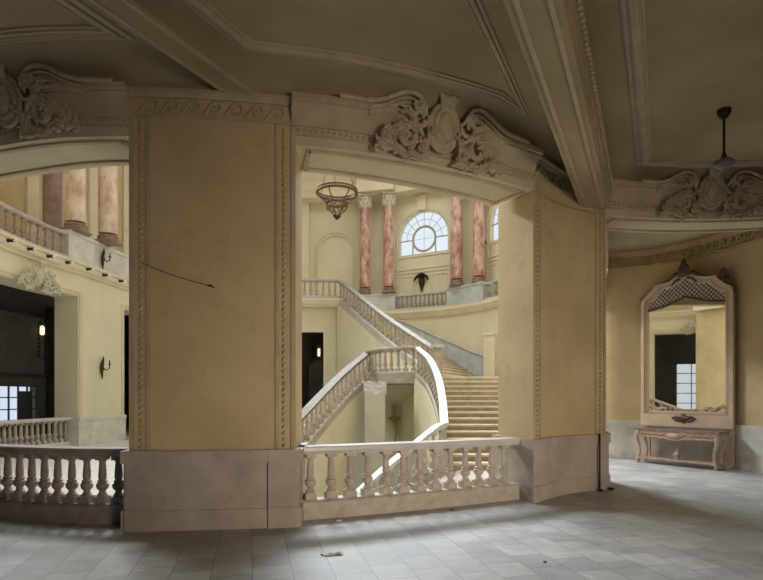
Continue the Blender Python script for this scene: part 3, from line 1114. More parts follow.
# pilaster at the right end of the landing
pp = FG.at(FG.nearest(494))
struct('trim_8', MB().box((pp[0] - .1, pp[1] - .25, 3.1), (.6, .5, 2.2), -.9).box((pp[0] - .1, pp[1] - .25, 4.25), (.72, .6, .12), -.9), M['hall_pale'])

# podiums and balustrades of the far balcony
sp = [FG.nearest(x) for x in (361, 395, 447, 484, 512)]


def podium(a, b, label):
    o = MB().sweep(FG.sub(a, b, .2), [(.06, 5.80), (.06, 6.58), (.10, 6.60), (.10, 6.70), (-.95, 6.70), (-.95, 5.80)]).build('column_podium', M['marble_blue'])
    tag(o, label, 'podium')


podium(sp[0], sp[1], 'grey marble podium under the left pair of far red columns')
podium(sp[2], sp[3], 'grey marble podium under the right pair of far red columns')
for a, b, lab, n in ((sp[1], sp[2], 'short balustrade of the far balcony between the two grey podiums, below the arched window', 12), (sp[3], sp[4], 'short balustrade of the far balcony right of the right podium, cut by the ochre pier', 5)):
    U = Path([(p[0], p[1], 5.80) for p in Path([q[:] for q in FG.sub(a, b, .2)], smooth=False).off(-.08)], smooth=False)
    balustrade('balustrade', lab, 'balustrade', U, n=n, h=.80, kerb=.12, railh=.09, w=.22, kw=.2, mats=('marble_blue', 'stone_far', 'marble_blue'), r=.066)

for px, Y, lab in ((365, 28.35, 'red marble column on the left far podium, left one of the pair'), (388.8, 28.05, 'red marble column on the left far podium, right one beside the arched window'),
                   (456.8, 26.2, 'red marble column on the right far podium, beside the arched window'), (478.8, 25.6, 'red marble column on the right far podium, right one of the pair')):
    column(lab, ((px - CX) / F_PX * Y, Y, 6.70), .275, 5.0, 'pink')

# far upper wall with arched windows
NW = Path([(-5.8, 29.6), (-3.2, 29.7), (-.9, 29.5), (.62, 29.0), (3.55, 27.35), (4.45, 26.7), (5.9, 24.9), (6.7, 22.6), (6.9, 20), (6.9, 14)], smooth=False)
A0, A1 = Vector((.62, 29.0)), Vector((3.55, 27.35))


def bay(A, B, name, wname):
    """flat wall bay with an arched opening, its window and its panelled breast"""
    dr = (B - A).normalized()
    n = Vector((dr.y, -dr.x))
    L = (B - A).length
    rz = atan2(dr.y, dr.x)
    def P(u, z, o=0): return (A.x + dr.x * u + n.x * o, A.y + dr.y * u + n.y * o, z)
    c, R, zs, zb = L / 2, 1.34, 9.52, 8.72
    inner = [(c - R, zb), (c - R, (zb + zs) / 2)] + [(c - R * cos(a), zs + R * sin(a)) for a in [i * pi / 24 for i in range(25)]] + [(c + R, (zb + zs) / 2), (c + R, zb)]
    outer = []
    for (u, z) in inner:
        if z <= zs + 1e-6:
            outer.append((0 if u < c else L, z))
        else:
            du, dz2 = u - c, z - zs
            t = min((L / 2) / max(abs(du), 1e-6), (13.9 - zs) / max(dz2, 1e-6))
            outer.append((c + du * t, zs + dz2 * t))
    mb = MB()
    vs = [P(*q) for q in inner] + [P(*q) for q in outer]
    k = len(inner)
    fs = [(i, i + 1, k + i + 1, k + i) for i in range(k - 1)]
    mb.add(vs, fs)
    # corners above
    mb.add([P(0, zs), P(0, 13.9), P(c, 13.9), P(L, 13.9), P(L, zs), P(c, zs + R)], [])
    mb.add([P(0, 5.8), P(L, 5.8), P(L, zb), P(0, zb)], [(0, 1, 2, 3)])
    mb.add([P(u, z, 0) for u, z in inner] + [P(u, z, -.25) for u, z in inner], [(i, i + 1, k + i + 1, k + i) for i in range(k - 1)])
    # fill upper corners behind
    mb.add([P(0, zs, -.02), P(L, zs, -.02), P(L, 13.9, -.02), P(0, 13.9, -.02)], [])
    w = struct(name, mb, M['hall'])
    # corner triangles
    m3 = MB()
    for side in (0, L):
        cand = [q for q in outer if abs(q[0] - side) < 1e-4]
        zt = max(q[1] for q in cand)
        if zt < 13.89:
            us = [q[0] for q in outer if abs(q[1] - 13.9) < 1e-4]
            ue = min(us) if side == 0 else max(us)
            m3.add([P(side, zt), P(side, 13.9), P(ue, 13.9)], [(0, 1, 2)])
    if m3.v: struct('spandrel', m3, M['hall'], w)
    # archivolt and panels on the breast
    m2 = MB()
    arch = [(c - R - .12, 6.0), (c - R - .12, zs)] + [(c - (R + .12) * cos(a), zs + (R + .12) * sin(a)) for a in [i * pi / 24 for i in range(25)]] + [(c + R + .12, zs), (c + R + .12, 6.0)]
    m2.tube([P(u, z, .02) for u, z in arch], .055, 6)
    for z in (8.62, 8.0, 7.82):
        m2.tube([P(c - R - .1, z, .02), P(c + R + .1, z, .02)], .04, 6)
    for u0, u1 in ((c - R + .02, c - .55), (c - .45, c + .45), (c + .55, c + R - .02)):
        q = [P(u0, 6.2, .02), P(u1, 6.2, .02), P(u1, 7.62, .02), P(u0, 7.62, .02)]
        for i in range(4): m2.tube([q[i], q[(i + 1) % 4]], .022, 5)
    # keystone
    m2.box(P(c, zs + R + .42, .06), (.5, .25, .75), rz)
    struct('arch_moulding', m2, M['hall_pale'], w)
    # window
    wm = MB()
    r2 = .62
    zc = zs + .0
    wm.tube([P(c + r2 * cos(a), zc + r2 * sin(a), -.15) for a in [i * 2 * pi / 28 for i in range(28)]], .06, 6, closed=True)
    for a in (0, 45, 90, 135, 180, 22.5, 67.5, 112.5, 157.5):
        t = radians(a)
        wm.tube([P(c + r2 * cos(t), zc + r2 * sin(t), -.15), P(c + R * cos(t), zc + R * sin(t), -.15)], .035 if a in (0, 180) else .014, 5)
    rr = (R + r2) / 2
    wm.tube([P(c - rr * cos(a), zc + rr * sin(a), -.15) for a in [i * pi / 20 for i in range(21)]], .012, 5)
    wm.tube([P(c - r2, zc, -.15), P(c - r2 - .02, zb, -.15)], .035, 5)
    wm.tube([P(c + r2, zc, -.15), P(c + r2 + .02, zb, -.15)], .035, 5)
    wm.tube([P(c, zc - r2, -.15), P(c, zb, -.15)], .014, 5)
    wm.tube([P(c, zc + r2, -.15), P(c, zc - r2, -.15)], .010, 5)
    wm.tube([P(c - r2, zc, -.15), P(c + r2, zc, -.15)], .010, 5)
    wm.tube([P(c - R, zb + .03, -.15), P(c + R, zb + .03, -.15)], .05, 5)
    win = struct(wname, wm, M['winframe'])
    gm = MB()
    gm.add([P(u, z, -.17) for u, z in inner], [tuple(range(k))])
    struct('pane', gm, M['glass'], win)
    return P, c, rz


Pb, cb, rzb = bay(A0, A1, 'wall_window_bay', 'window_2')
B0, B1 = Vector((4.85, 26.35)), Vector((6.55, 23.4))
bay(B0, B1, 'wall_window_bay_right', 'window_3')
mb = MB()
mb.sweep([(-5.8, 29.6), (-3.2, 29.7), (-.9, 29.5), (.62, 29.0)], [(0, 5.8), (0, 13.9), (-.3, 13.9), (-.3, 5.8)])
mb.sweep([(3.55, 27.35), (4.85, 26.35)], [(0, 5.8), (0, 13.9), (-.3, 13.9), (-.3, 5.8)])
mb.sweep([(6.55, 23.4), (6.8, 22.4), (7.1, 19), (7.1, 14.2), (8.2, 10.2)], [(0, 5.8), (0, 13.9), (-.3, 13.9), (-.3, 5.8)])
wuf = struct('wall_upper_far', mb, M['hall'])
# blind arch and pilasters
mb = MB()
def NP(px, Y, z): return ((px - CX) / F_PX * Y, Y, z)
for dr, rr in ((0, .055), (.12, .03)):
    u0, u1 = -3.35 - dr, -1.50 + dr
    cxx, R = (u0 + u1) / 2, (u1 - u0) / 2
    arch = [(u0, 5.8), (u0, 9.15)] + [(cxx - R * cos(a), 9.15 + R * sin(a)) for a in [i * pi / 20 for i in range(21)]] + [(u1, 5.8)]
    mb.tube([(u, 29.55, z) for u, z in arch], rr, 6)
struct('blind_arch', mb, M['hall_pale'], wuf)
mb = MB()
for x, y, w in ((-4.1, 29.4, .6), (-.85, 29.3, .65), (.42, 28.95, .6), (3.72, 27.2, .5), (4.6, 26.4, .5)):
    mb.box((x, y, 9.1), (w, .22, 6.6))
    mb.box((x, y, 12.2), (w * 1.35, .35, .45), 0, 1.15)
struct('pilaster', mb, M['hall_pale'], wuf)
# far entablature: architrave, frieze, cornice breaking forward over the columns
ENT = Path([(-5.5, 28.9), (-.85, 28.6), (.36, 28.25), (2.1, 27.4), (3.5, 26.45), (4.4, 25.85), (5.6, 24.2), (6.3, 22), (6.5, 18), (6.5, 14)], smooth=False)
PROF = [(.2, 11.7), (.2, 12.05), (.26, 12.1), (.26, 12.5), (.34, 12.55), (.6, 12.8), (.66, 13.05), (-1.2, 13.05), (-1.2, 11.7)]
struct('trim_9', MB().sweep(ENT.sub(0, ENT.L, .5), PROF), M['hall_pale'])
mb = MB()
for px, Y in ((377, 28.1), (468, 25.8)):
    rz = -.25 if px < 400 else -.7
    mb.box(((px - CX) / F_PX * Y, Y, 12.1), (1.9, .95, .75), rz)
    mb.box(((px - CX) / F_PX * Y, Y, 12.62), (2.1, 1.15, .3), rz)
    mb.box(((px - CX) / F_PX * Y, Y, 12.92), (2.4, 1.45, .25), rz)
struct('trim_10', mb, M['hall_pale'])
# vase ornament on the breast panel under the window
p = Pb(cb, 7.32, .05)
vs_ = thing('vase_relief', 'dark metal vase-shaped sconce with drooping flowers on the panel under the arched window', 'sconce', (p[0], p[1], p[2] - .5), rzb)
MB().lathe([(.03, -.02), (.05, .1), (.12, .32), (.17, .5), (.15, .56), (.18, .6)], (0, -.1, 0), 12).build('vase', M['iron'], vs_, local=True)
mb = MB()
for a in range(0, 7):
    t = radians(-75 + 25 * a)
    mb.tube([(0, -.1, .58), (sin(t) * .2, -.14, .58 + .25 * cos(t) + .08), (sin(t) * .36, -.16, .56 + .28 * cos(t)), (sin(t) * .4, -.16, .45 + .22 * cos(t))], [.03, .045, .06, .02], 7)
mb.build('flower_spray', M['iron'], vs_, local=True)

# hall ceiling with a skylight
hc = MB()
X0, X1, Y0, Y1 = -14, 9, 7.5, 30.5
a0, a1, b0, b1 = -6.5, 3.0, 12.5, 23.5
for r in ((X0, X1, Y0, b0), (X0, X1, b1, Y1), (X0, a0, b0, b1), (a1, X1, b0, b1)):
    hc.prism([(r[0], r[2]), (r[1], r[2]), (r[1], r[3]), (r[0], r[3])], 13.9, 14.2)
hcl = struct('ceiling_hall', hc, M['hall_pale'])
sk = MB()
for i in range(9):
    x = a0 + (a1 - a0) * i / 8
    sk.box((x, (b0 + b1) / 2, 14.05), (.08, b1 - b0, .1))
for i in range(9):
    y = b0 + (b1 - b0) * i / 8
    sk.box(((a0 + a1) / 2, y, 14.05), (a1 - a0, .08, .1))
w4 = struct('window_4', sk, M['winframe'])
# near hall wall above the openings
struct('wall_upper_front', MB().sweep(backA + [(4.2, 10.4), (8.3, 10.3)], [(0, 5.65), (0, 13.9), (-.2, 13.9), (-.2, 5.65)]), M['hall'])

# ------------------------------------------------------------------ staircase
st = thing('staircase', 'marble staircase rising from the hall floor to a landing and on to the upper gallery', 'staircase', (3.0, 12.1, 0))
RB = Path([(1.36, 12.15, .12), (1.46, 13.4, .62), (1.50, 14.9, 1.22), (1.38, 16.3, 1.80), (1.10, 17.35, 2.2)])
LAND = 2.2
N = 15
for i in range(N - 1):
    y0 = 12.1 + (17.5 - 12.1) * i / (N - 1)
    z = LAND * (i + 1) / N
    xs = RB.at(s_y(RB, max(12.2, y0)))[0]
    mb = MB()
    mb.cur = 0
    mb.box(((xs + 4.6) / 2, (y0 + 17.6) / 2, z - .022), (4.6 - xs, 17.6 - y0 + .05, .045))
    mb.cur = 1
    mb.box(((xs + 4.6) / 2, (y0 + 17.6) / 2, z - .095), (4.6 - xs, 17.6 - y0, .105))
    mb.build('step', [M['tread'], M['riser']], st)
lpoly = [(1.12, 17.35), (4.62, 17.5), (5.2, 17.6), (5.4, 20), (5.2, 22.6), (4.75, 24.2), (4.4, 24.8), (1.6, 19.6), (-.2, 20.0), (-1.0, 19.3), (-.43, 19.0), (.26, 17.95)]
mb = MB().prism(lpoly, LAND - .05, LAND)
mb.cur = 1
mb.prism(lpoly, LAND - .25, LAND - .05)
mb.build('landing', [M['tread'], M['riser']], st)
# upper flight winders
inn = Path([(1.62, 18.05), (-1.9, 24.55)], smooth=False)
out = Path([(4.45, 24.7), (2.55, 26.9), (.5, 27.9), (-.9, 28.2)], smooth=False)
NU = 24
for i in range(NU - 1):
    t0, t1 = i / (NU - 1), (i + 1) / (NU - 1)
    z = LAND + (5.8 - LAND) * (i + 1) / NU
    q = [inn.at(inn.L * t0), inn.at(inn.L * t1), out.at(out.L * t1), out.at(out.L * t0)]
    mb = MB()
    mb.prism([(a[0], a[1]) for a in q], z - .045, z)
    mb.cur = 1
    mb.prism([(a[0], a[1]) for a in q], z - .42, z - .045)
    mb.build('step', [M['tread'], M['riser']], st)
# left flight, down from the landing on the other side
LB = Path([(-.43, 19.0, 2.2), (-1.25, 16.8, 1.30), (-1.98, 14.1, .25), (-2.45, 12.2, -.45), (-2.75, 10.6, -1.05)])
NL = 16
for i in range(NL):
    t0, t1 = i / NL, (i + 1) / NL
    a, b = LB.at(LB.L * .62 * t0), LB.at(LB.L * .62 * t1)
    z = 2.2 - 2.2 * (i + 1) / (NL + 1)
    mb = MB().prism([(a[0], a[1]), (b[0], b[1]), (b[0] - .8, b[1] + .3), (a[0] - .8, a[1] + .3)], z - .15, z)
    mb.build('step', M['tread'], st)


def curtain(path, z0, drop=.0, mat='hall', name='side_wall', d=.10, z_fn=None):
    mb = MB()
    pts = path.sub(0, path.L, .25)
    vs, fs = [], []
    for i, p in enumerate(pts):
        n = path.nrm(path.L * i / (len(pts) - 1))
        for o in (d, -d):
            vs += [(p[0] + n.x * o, p[1] + n.y * o, z0), (p[0] + n.x * o, p[1] + n.y * o, p[2] - drop)]
    for i in range(len(pts) - 1):
        a, b = 4 * i, 4 * i + 4
        fs += [(a, b, b + 1, a + 1), (a + 2, b + 2, b + 3, a + 3), (a + 1, b + 1, b + 3, a + 3)]
    fs += [(0, 1, 3, 2), tuple(4 * (len(pts) - 1) + k for k in (0, 1, 3, 2))]
    mb.add(vs, fs)
    return mb.build(name, M[mat], st)


curtain(RB, -3.2, .05)
curtain(LB, -3.2, .05)
# recess under the landing: back wall and stepped soffit
MB().box((.35, 19.9, -.6), (3.2, .2, 5.3)).build('recess_wall', M['hall'], st)
mb = MB()
for i in range(6):
    mb.box((.4, 19.7 - .22 * i, 1.95 - .12 * (5 - i) * .9), (2.0, .4 + .1 * i, .14))
mb.build('recess_soffit', M['hall'], st)
# wall under the upper flight
UB = Path([(1.72, 17.95, 2.2), (.2, 20.8, 3.62), (-1.35, 23.6, 5.25), (-1.85, 24.45, 5.72)])
curtain(UB, 0, .10)

# stair balustrades
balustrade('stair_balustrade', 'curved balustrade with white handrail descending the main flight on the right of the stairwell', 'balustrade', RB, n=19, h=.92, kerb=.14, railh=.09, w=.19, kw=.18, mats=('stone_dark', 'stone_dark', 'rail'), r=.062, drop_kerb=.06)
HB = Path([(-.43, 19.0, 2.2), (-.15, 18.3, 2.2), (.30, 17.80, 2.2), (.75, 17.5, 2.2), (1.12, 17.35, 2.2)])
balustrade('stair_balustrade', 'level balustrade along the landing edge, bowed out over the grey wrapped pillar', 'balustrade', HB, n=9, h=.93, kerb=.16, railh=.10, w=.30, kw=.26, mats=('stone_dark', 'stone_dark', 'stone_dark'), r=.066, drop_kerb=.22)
balustrade('stair_balustrade', 'balustrade of the left flight descending from the landing towards the middle pier', 'balustrade', LB, n=26, h=.92, kerb=.14, railh=.09, w=.28, kw=.24, mats=('stone_dark', 'stone_dark', 'stone_dimmed'), r=.072, drop_kerb=.10)
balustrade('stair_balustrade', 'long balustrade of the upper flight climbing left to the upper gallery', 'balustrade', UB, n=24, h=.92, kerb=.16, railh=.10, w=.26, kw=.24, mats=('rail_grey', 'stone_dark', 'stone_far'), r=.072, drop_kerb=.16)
UG = Path([(-6.2, 24.3, 5.80), (-4.2, 24.6, 5.80), (-2.6, 24.62, 5.80), (-1.9, 24.5, 5.76)])
balustrade('balustrade', 'level balustrade of the upper gallery above the dark doorway, joining the upper flight', 'balustrade', UG, n=16, h=.90, kerb=.18, railh=.10, w=.26, kw=.24, mats=('rail_grey', 'stone_dark', 'rail_grey'), r=.062, drop_kerb=.1)
nw = thing('newel_post', 'square stone newel post at the foot of the upper flight beside the landing', 'post', (1.78, 18.2, 2.2))
MB().box((0, 0, .47), (.34, .34, .94)).build('post_shaft', M['stone_dark'], nw, local=True)
MB().box((0, 0, 1.0), (.44, .44, .10)).build('post_cap', M['rail'], nw, local=True)
DB = Path([(1.36, 12.15, .12), (1.31, 11.75, .12), (1.12, 11.40, .08), (.62, 10.9, -.25), (.05, 10.25, -.62), (-.45, 9.7, -1.0)])
balustrade('stair_balustrade', 'low balustrade curling from the foot of the main flight down into the stairwell', 'balustrade', DB, n=12, h=.92, kerb=.14, railh=.10, w=.18, kw=.18, mats=('stone', 'stone', 'rail'), r=.066, drop_kerb=.10)
for i in range(8):
    t = i / 7
    p = DB.at(1.0 + t * 1.9)
    d_ = DB.dir(1.0 + t * 1.9)
    z = p[2] - .12
    if i < 7:
        MB().box((p[0] + .5 * d_.y * -1 + .75, p[1] + .1 - .2, z - .06), (1.1, .36, .14), atan2(d_.y, d_.x)).build('step', M['tread'], st)

# gallery slab with cornice over the doorway, wall with the doorway below
UGp = Path([(-8.2, 23.5), (-6.2, 24.2), (-4.2, 24.5), (-2.6, 24.52), (-1.55, 24.35)])
struct('trim_11', MB().sweep(UGp.sub(0, UGp.L), [(-.08, 5.46), (.08, 5.48), (.12, 5.56), (.20, 5.60), (.20, 5.70), (.24, 5.72), (.24, 5.80), (-4.0, 5.80), (-4.0, 5.55), (-.08, 5.55)]), M['hall_pale'])
mb = MB()
mb.box((-2.17, 24.85, 2.75), (.72, .3, 5.5))
mb.box((-3.315, 24.85, 4.95), (1.57, .3, 1.1))
mb.box((-5.4, 24.85, 2.75), (2.6, .3, 5.5))
d2 = struct('wall_hall_back', mb, M['hall'])
mb = MB()
for x, z, sx, sz in ((-2.50, 2.2, .10, 4.4), (-4.12, 2.2, .10, 4.4), (-3.3, 4.45, 1.75, .12)):
    mb.box((x, 24.66, z), (sx, .08, sz))
struct('door_frame', mb, M['hall_pale'], d2)
mb = MB()
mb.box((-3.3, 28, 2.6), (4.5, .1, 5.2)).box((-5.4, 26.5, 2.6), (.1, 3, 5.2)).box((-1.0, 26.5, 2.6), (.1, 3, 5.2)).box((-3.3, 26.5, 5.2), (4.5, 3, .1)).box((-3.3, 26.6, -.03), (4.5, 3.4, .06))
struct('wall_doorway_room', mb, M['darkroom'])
# furnishings in the doorway: dark cabinet-like mirror frame with lamp
q = at(319, 352, 25.6)
dl = thing('wall_lamp', 'small glowing wall lamp inside the dark doorway under the upper gallery', 'lamp', (q.x, q.y, q.z - .5))
MB().box((q.x, q.y + .04, q.z), (.22, .05, .62)).build('back_plate', M['iron'], dl)
MB().box((q.x, q.y - .04, q.z - .02), (.10, .10, .34)).build('lamp_glass', M['bulb'], dl)
MB().tube([(q.x, q.y - .03, q.z + .3), (q.x, q.y - .08, q.z + .45), (q.x, q.y, q.z + .6)], .03, 6).build('lamp_crest', M['iron'], dl)
ca = thing('carved_cabinet', 'dark carved crest-topped furniture piece behind the lamp in the doorway', 'furniture', (q.x - .1, 26.6, 0))
MB().box((q.x - .1, 26.6, 1.5), (.9, .5, 3.0)).build('body', M['dark'], ca)
MB().ell((q.x - .1, 26.5, 3.1), (.45, .2, .35)).ell((q.x - .1, 26.45, 3.5), (.18, .12, .25)).build('crest', M['gilt'], ca)
qq = at(311, 425, 25.2)
bs = thing('dark_chair', 'dark armchair glimpsed low in the doorway behind the left stair rail', 'chair', (qq.x, 25.9, 0))
MB().box((0, 0, .45), (.6, .55, .12)).build('seat', M['dark'], bs, local=True)
MB().box((0, .25, .85), (.6, .08, .7)).build('backrest', M['dark'], bs, local=True)
for a in (-1, 1):
    for b in (-1, 1):
        MB().box((a * .26, b * .23, .2), (.06, .06, .4)).build('leg', M['dark'], bs, local=True)

# grey pillar with crumpled sheet under the landing
gp = thing('wrapped_pillar', 'grey white pillar beneath the landing with pale plastic crumpled round its top', 'pillar', (-.20, 17.3, -3.2))
pa, pb_ = at(365, 372, 17.3), at(385, 372, 17.3)
MB().box(((pa.x + pb_.x) / 2, 17.3, -.65), (pb_.x - pa.x, .5, 5.1)).build('pillar_shaft', M['greyplaster'], gp)
mb = MB()
rn = random.Random(5)
wx = (pb_.x - pa.x) / 2 + .015
cxp = (pa.x + pb_.x) / 2
loop = []
for k in range(40):
    t = k / 40 * 4
    e, f = int(t), t - int(t)
    c_ = [(-1, -1), (1, -1), (1, 1), (-1, 1), (-1, -1)]
    loop.append((cxp + wx * (c_[e][0] + (c_[e + 1][0] - c_[e][0]) * f), 17.3 + .265 * (c_[e][1] + (c_[e + 1][1] - c_[e][1]) * f)))
rows_ = 6
vs, fs = [], []
for r_ in range(rows_):
    for k, (x, y) in enumerate(loop):
        q_ = 1 + rn.uniform(0, .10)
        drop_ = rn.uniform(-.03, .05) if r_ else rn.uniform(-.12, .04)
        vs.append((cxp + (x - cxp) * q_, 17.3 + (y - 17.3) * q_, 1.72 + .30 * r_ / (rows_ - 1) + drop_))
for r_ in range(rows_ - 1):
    for k in range(40):
        fs.append((r_ * 40 + k, r_ * 40 + (k + 1) % 40, (r_ + 1) * 40 + (k + 1) % 40, (r_ + 1) * 40 + k))
mb.add(vs, fs)
mb.build('plastic_sheet', M['sheet'], gp, angle=12)
# gilt ornament in the recess
q = at(394, 425, 19.6)
go = thing('gilt_bracket', 'small gilded wall bracket in the shadowed recess under the landing', 'wall ornament', (q.x, 19.72, q.z - .7))
mb = MB().ell((q.x, 19.68, q.z + .2), (.16, .10, .14)).ell((q.x, 19.68, q.z + .55), (.10, .08, .16)).tube([(q.x - .2, 19.6, q.z + .25), (q.x, 19.5, q.z + .1), (q.x + .22, 19.6, q.z + .25)], .04, 6)
mb.build('bracket_bowl', M['gold_band'], go)
mb = MB().tube([(q.x, 19.7, q.z + .1), (q.x + .1, 19.62, q.z - .3), (q.x + .02, 19.7, q.z - .7)], [.09, .07, .02], 8)
mb.build('bracket_tail', M['gold_band'], go)

# ------------------------------------------------------------------ hanging lantern in the hall
LZ = at(337, 193, 14.0)
ln = thing('hanging_lantern', 'rusty iron basket lantern hanging in the stair hall, its glass gone', 'lantern', (LZ.x, LZ.y, LZ.z - 1.0))
def circ(r, z, n=24): return [(LZ.x + r * cos(a), LZ.y + r * sin(a), LZ.z + z) for a in [i * 2 * pi / n for i in range(n)]]
MB().tube(circ(.50, 0), .035, 8, closed=True).tube(circ(.50, .07), .022, 6, closed=True).build('upper_ring', M['rust'], ln)
MB().tube(circ(.26, -.26), .024, 6, closed=True).build('lower_ring', M['rust'], ln)
mb = MB()
for i in range(6):
    a = i * pi / 3 + .2
    mb.tube([(LZ.x + r * cos(a), LZ.y + r * sin(a), LZ.z + z) for r, z in ((.50, 0), (.45, -.10), (.34, -.19), (.26, -.26))], .018, 6)
    mb.tube([(LZ.x + r * cos(a), LZ.y + r * sin(a), LZ.z + z) for r, z in ((.26, -.26), (.25, -.36), (.15, -.48), (.03, -.58))], .018, 6)
    am = a + pi / 6
    mb.tube([(LZ.x + .25 * cos(am + .34 * cos(t)), LZ.y + .25 * sin(am + .34 * cos(t)), LZ.z - .34 + .06 * sin(t)) for t in [k * 2 * pi / 12 for k in range(12)]], .015, 5, closed=True)
mb.build('basket_bars', M['rust'], ln)
mb = MB()
for i in range(3):
    a = i * 2 * pi / 3 + .5
    mb.tube([(LZ.x + r * cos(a), LZ.y + r * sin(a), LZ.z + z) for r, z in ((.50, .05), (.03, 1.9))], .008, 5)
mb.build('stay_wires', M['rust'], ln)
MB().ell((LZ.x, LZ.y, LZ.z - .61), (.06, .06, .06)).ell((LZ.x - .05, LZ.y, LZ.z - .57), (.05, .05, .04)).ell((LZ.x + .05, LZ.y, LZ.z - .58), (.05, .05, .04)).build('finial', M['iron'], ln)
MB().tube([(LZ.x, LZ.y, LZ.z + 1.88), (LZ.x, LZ.y, 14.05)], .02, 6).build('chain', M['iron'], ln)

# ------------------------------------------------------------------ space beyond the right opening: curved wall, mirror, console
MW = Path([(5.55, 15.2), (5.78, 14.45), (6.55, 14.1), (7.25, 13.4), (7.7, 12.4), (7.95, 11.4), (8.1, 10.3), (8.2, 9.6)])
wm = struct('wall_mirror', MB().sweep(MW.sub(.4, MW.L), [(0, 0), (0, 6.6), (-.3, 6.6), (-.3, 0)]), M['plaster'])
struct('wainscot', MB().sweep(MW.sub(.4, MW.L), [(-.05, 0), (.05, 0), (.05, .22), (.035, .24), (.035, .86), (.06, .9), (.06, .97), (-.05, .97)]), M['marble_white'], wm)
struct('frieze_band', MB().sweep(MW.sub(.4, MW.L), [(0, 4.84), (.05, 4.84), (.06, 4.88), (.03, 4.9), (.03, 5.1), (.07, 5.12), (.09, 5.16), (.12, 5.2), (.12, 5.25), (0, 5.25)]), M['gold_band'], wm)
struct('wave_frieze', wave(MW, .5, MW.L - .1, 4.91, 5.09, .2, .024, .05), M['gold_band'], wm)
CV2 = [(.1, 5.25)] + [(.06 + .9 * (1 - cos(a)), 5.25 + .65 * sin(a)) for a in [i * pi / 16 for i in range(9)]] + [(0, 5.95), (0, 5.25)]
struct('trim_12', MB().sweep(MW.sub(.3, MW.L), CV2), M['plaster_pale'])
struct('ceiling_right', MB().prism([(3.4, 9.9), (10.3, 9.9), (10.3, 15.6), (5.2, 15.6), (4.9, 14.3)], 5.9, 6.05), M['plaster_pale'])

struct('wall_side_blocker', MB().sweep([(4.25, 10.5), (5.72, 14.6)], [(0, 4.0), (0, 5.95), (-.3, 5.95), (-.3, 4.0)]), M['plaster_pale'])  # hidden wall piece added to keep hall light off the mirror wall

# tall mirror
ML, MR = Vector((6.50, 13.92)), Vector((7.68, 12.16))
dr = (MR - ML).normalized()
rzm = atan2(dr.y, dr.x)
W = (MR - ML).length
mc = (ML + MR) / 2
mr = thing('wall_mirror_frame', 'tall cream and rose framed mirror with lattice top and carved crest, standing behind the console', 'mirror', (mc.x, mc.y, .88), rzm)
H = 3.10
hw = W / 2


def top_outline(hw, zoff=.50, n=18):
    """half outline of the shaped top, from the right shoulder to the middle"""
    S = [(hw, 2.45 + zoff), (hw - .02, 2.60 + zoff), (hw - .16, 2.68 + zoff), (hw - .30, 2.80 + zoff), (hw - .36, 2.90 + zoff), (hw - .55, 2.90 + zoff), (.42, 2.93 + zoff), (.32, 2.95 + zoff), (.26, 3.03 + zoff), (.12, 3.10 + zoff), (0, 3.12 + zoff)]
    return S


def ring_part(name, o_in, o_out, y0, y1, mat, zb_in, zb_out):
    def outline(o, zb):
        R = [(x - (o if x > .05 else 0) * 1.0, z - o * .62) for x, z in top_outline(hw)]
        R[0] = (hw - o, R[0][1])
        full = [(hw - o, zb)] + R + [(-x, z) for x, z in R[::-1][1:]] + [(-(hw - o), zb)]
        return full
    a, b = outline(o_in, zb_in), outline(o_out, zb_out)
    n = len(a)
    vs = [(x, y0, z) for x, z in a] + [(x, y0, z) for x, z in b] + [(x, y1, z) for x, z in a] + [(x, y1, z) for x, z in b]
    fs = []
    for i in range(n):
        j = (i + 1) % n
        fs += [(i, j, n + j, n + i), (2 * n + i, 2 * n + j, 3 * n + j, 3 * n + i), (i, j, 2 * n + j, 2 * n + i), (n + i, n + j, 3 * n + j, 3 * n + i)]
    mb = MB()
    mb.add(vs, fs)
    return mb.build(name, M[mat], mr, local=True), a


ring_part('outer_frame', .085, 0, 0, -.10, 'frame', .28, 0)
ring_part('rose_band', .135, .085, 0, -.075, 'rose', .32, .27)
_, inn_o = ring_part('inner_frame', .175, .135, 0, -.055, 'frame', .37, .31)
MB().box((0, .02, 1.55), (W - .06, .04, 3.0)).build('back_board', M['dark'], mr, local=True)
gw = hw - .17


def lat_low(x):  # wavy lower edge of the lattice
    t = abs(x) / gw
    return 2.80 + .22 * (1 - t ** 1.2) - .10 * sin(pi * t) * 0.5


g = MB()
xs = [-gw + 2 * gw * i / 24 for i in range(25)]
g.add([(x, -.035, .36) for x in xs] + [(x, -.035, lat_low(x)) for x in xs], [(i, i + 1, 26 + i, 25 + i) for i in range(24)])
g.build('mirror_glass', M['mirror'], mr, local=True)
# lattice field
top_pts = [(x, z) for x, z in inn_o]


def top_z(x):
    R = [(xx, zz) for xx, zz in inn_o[1:-1]]
    best = 2.9
    for (x0, z0), (x1, z1) in zip(R, R[1:]):
        if min(x0, x1) - 1e-6 <= x <= max(x0, x1) + 1e-6 and abs(x1 - x0) > 1e-6:
            best = max(best, z0 + (z1 - z0) * (x - x0) / (x1 - x0))
    return best


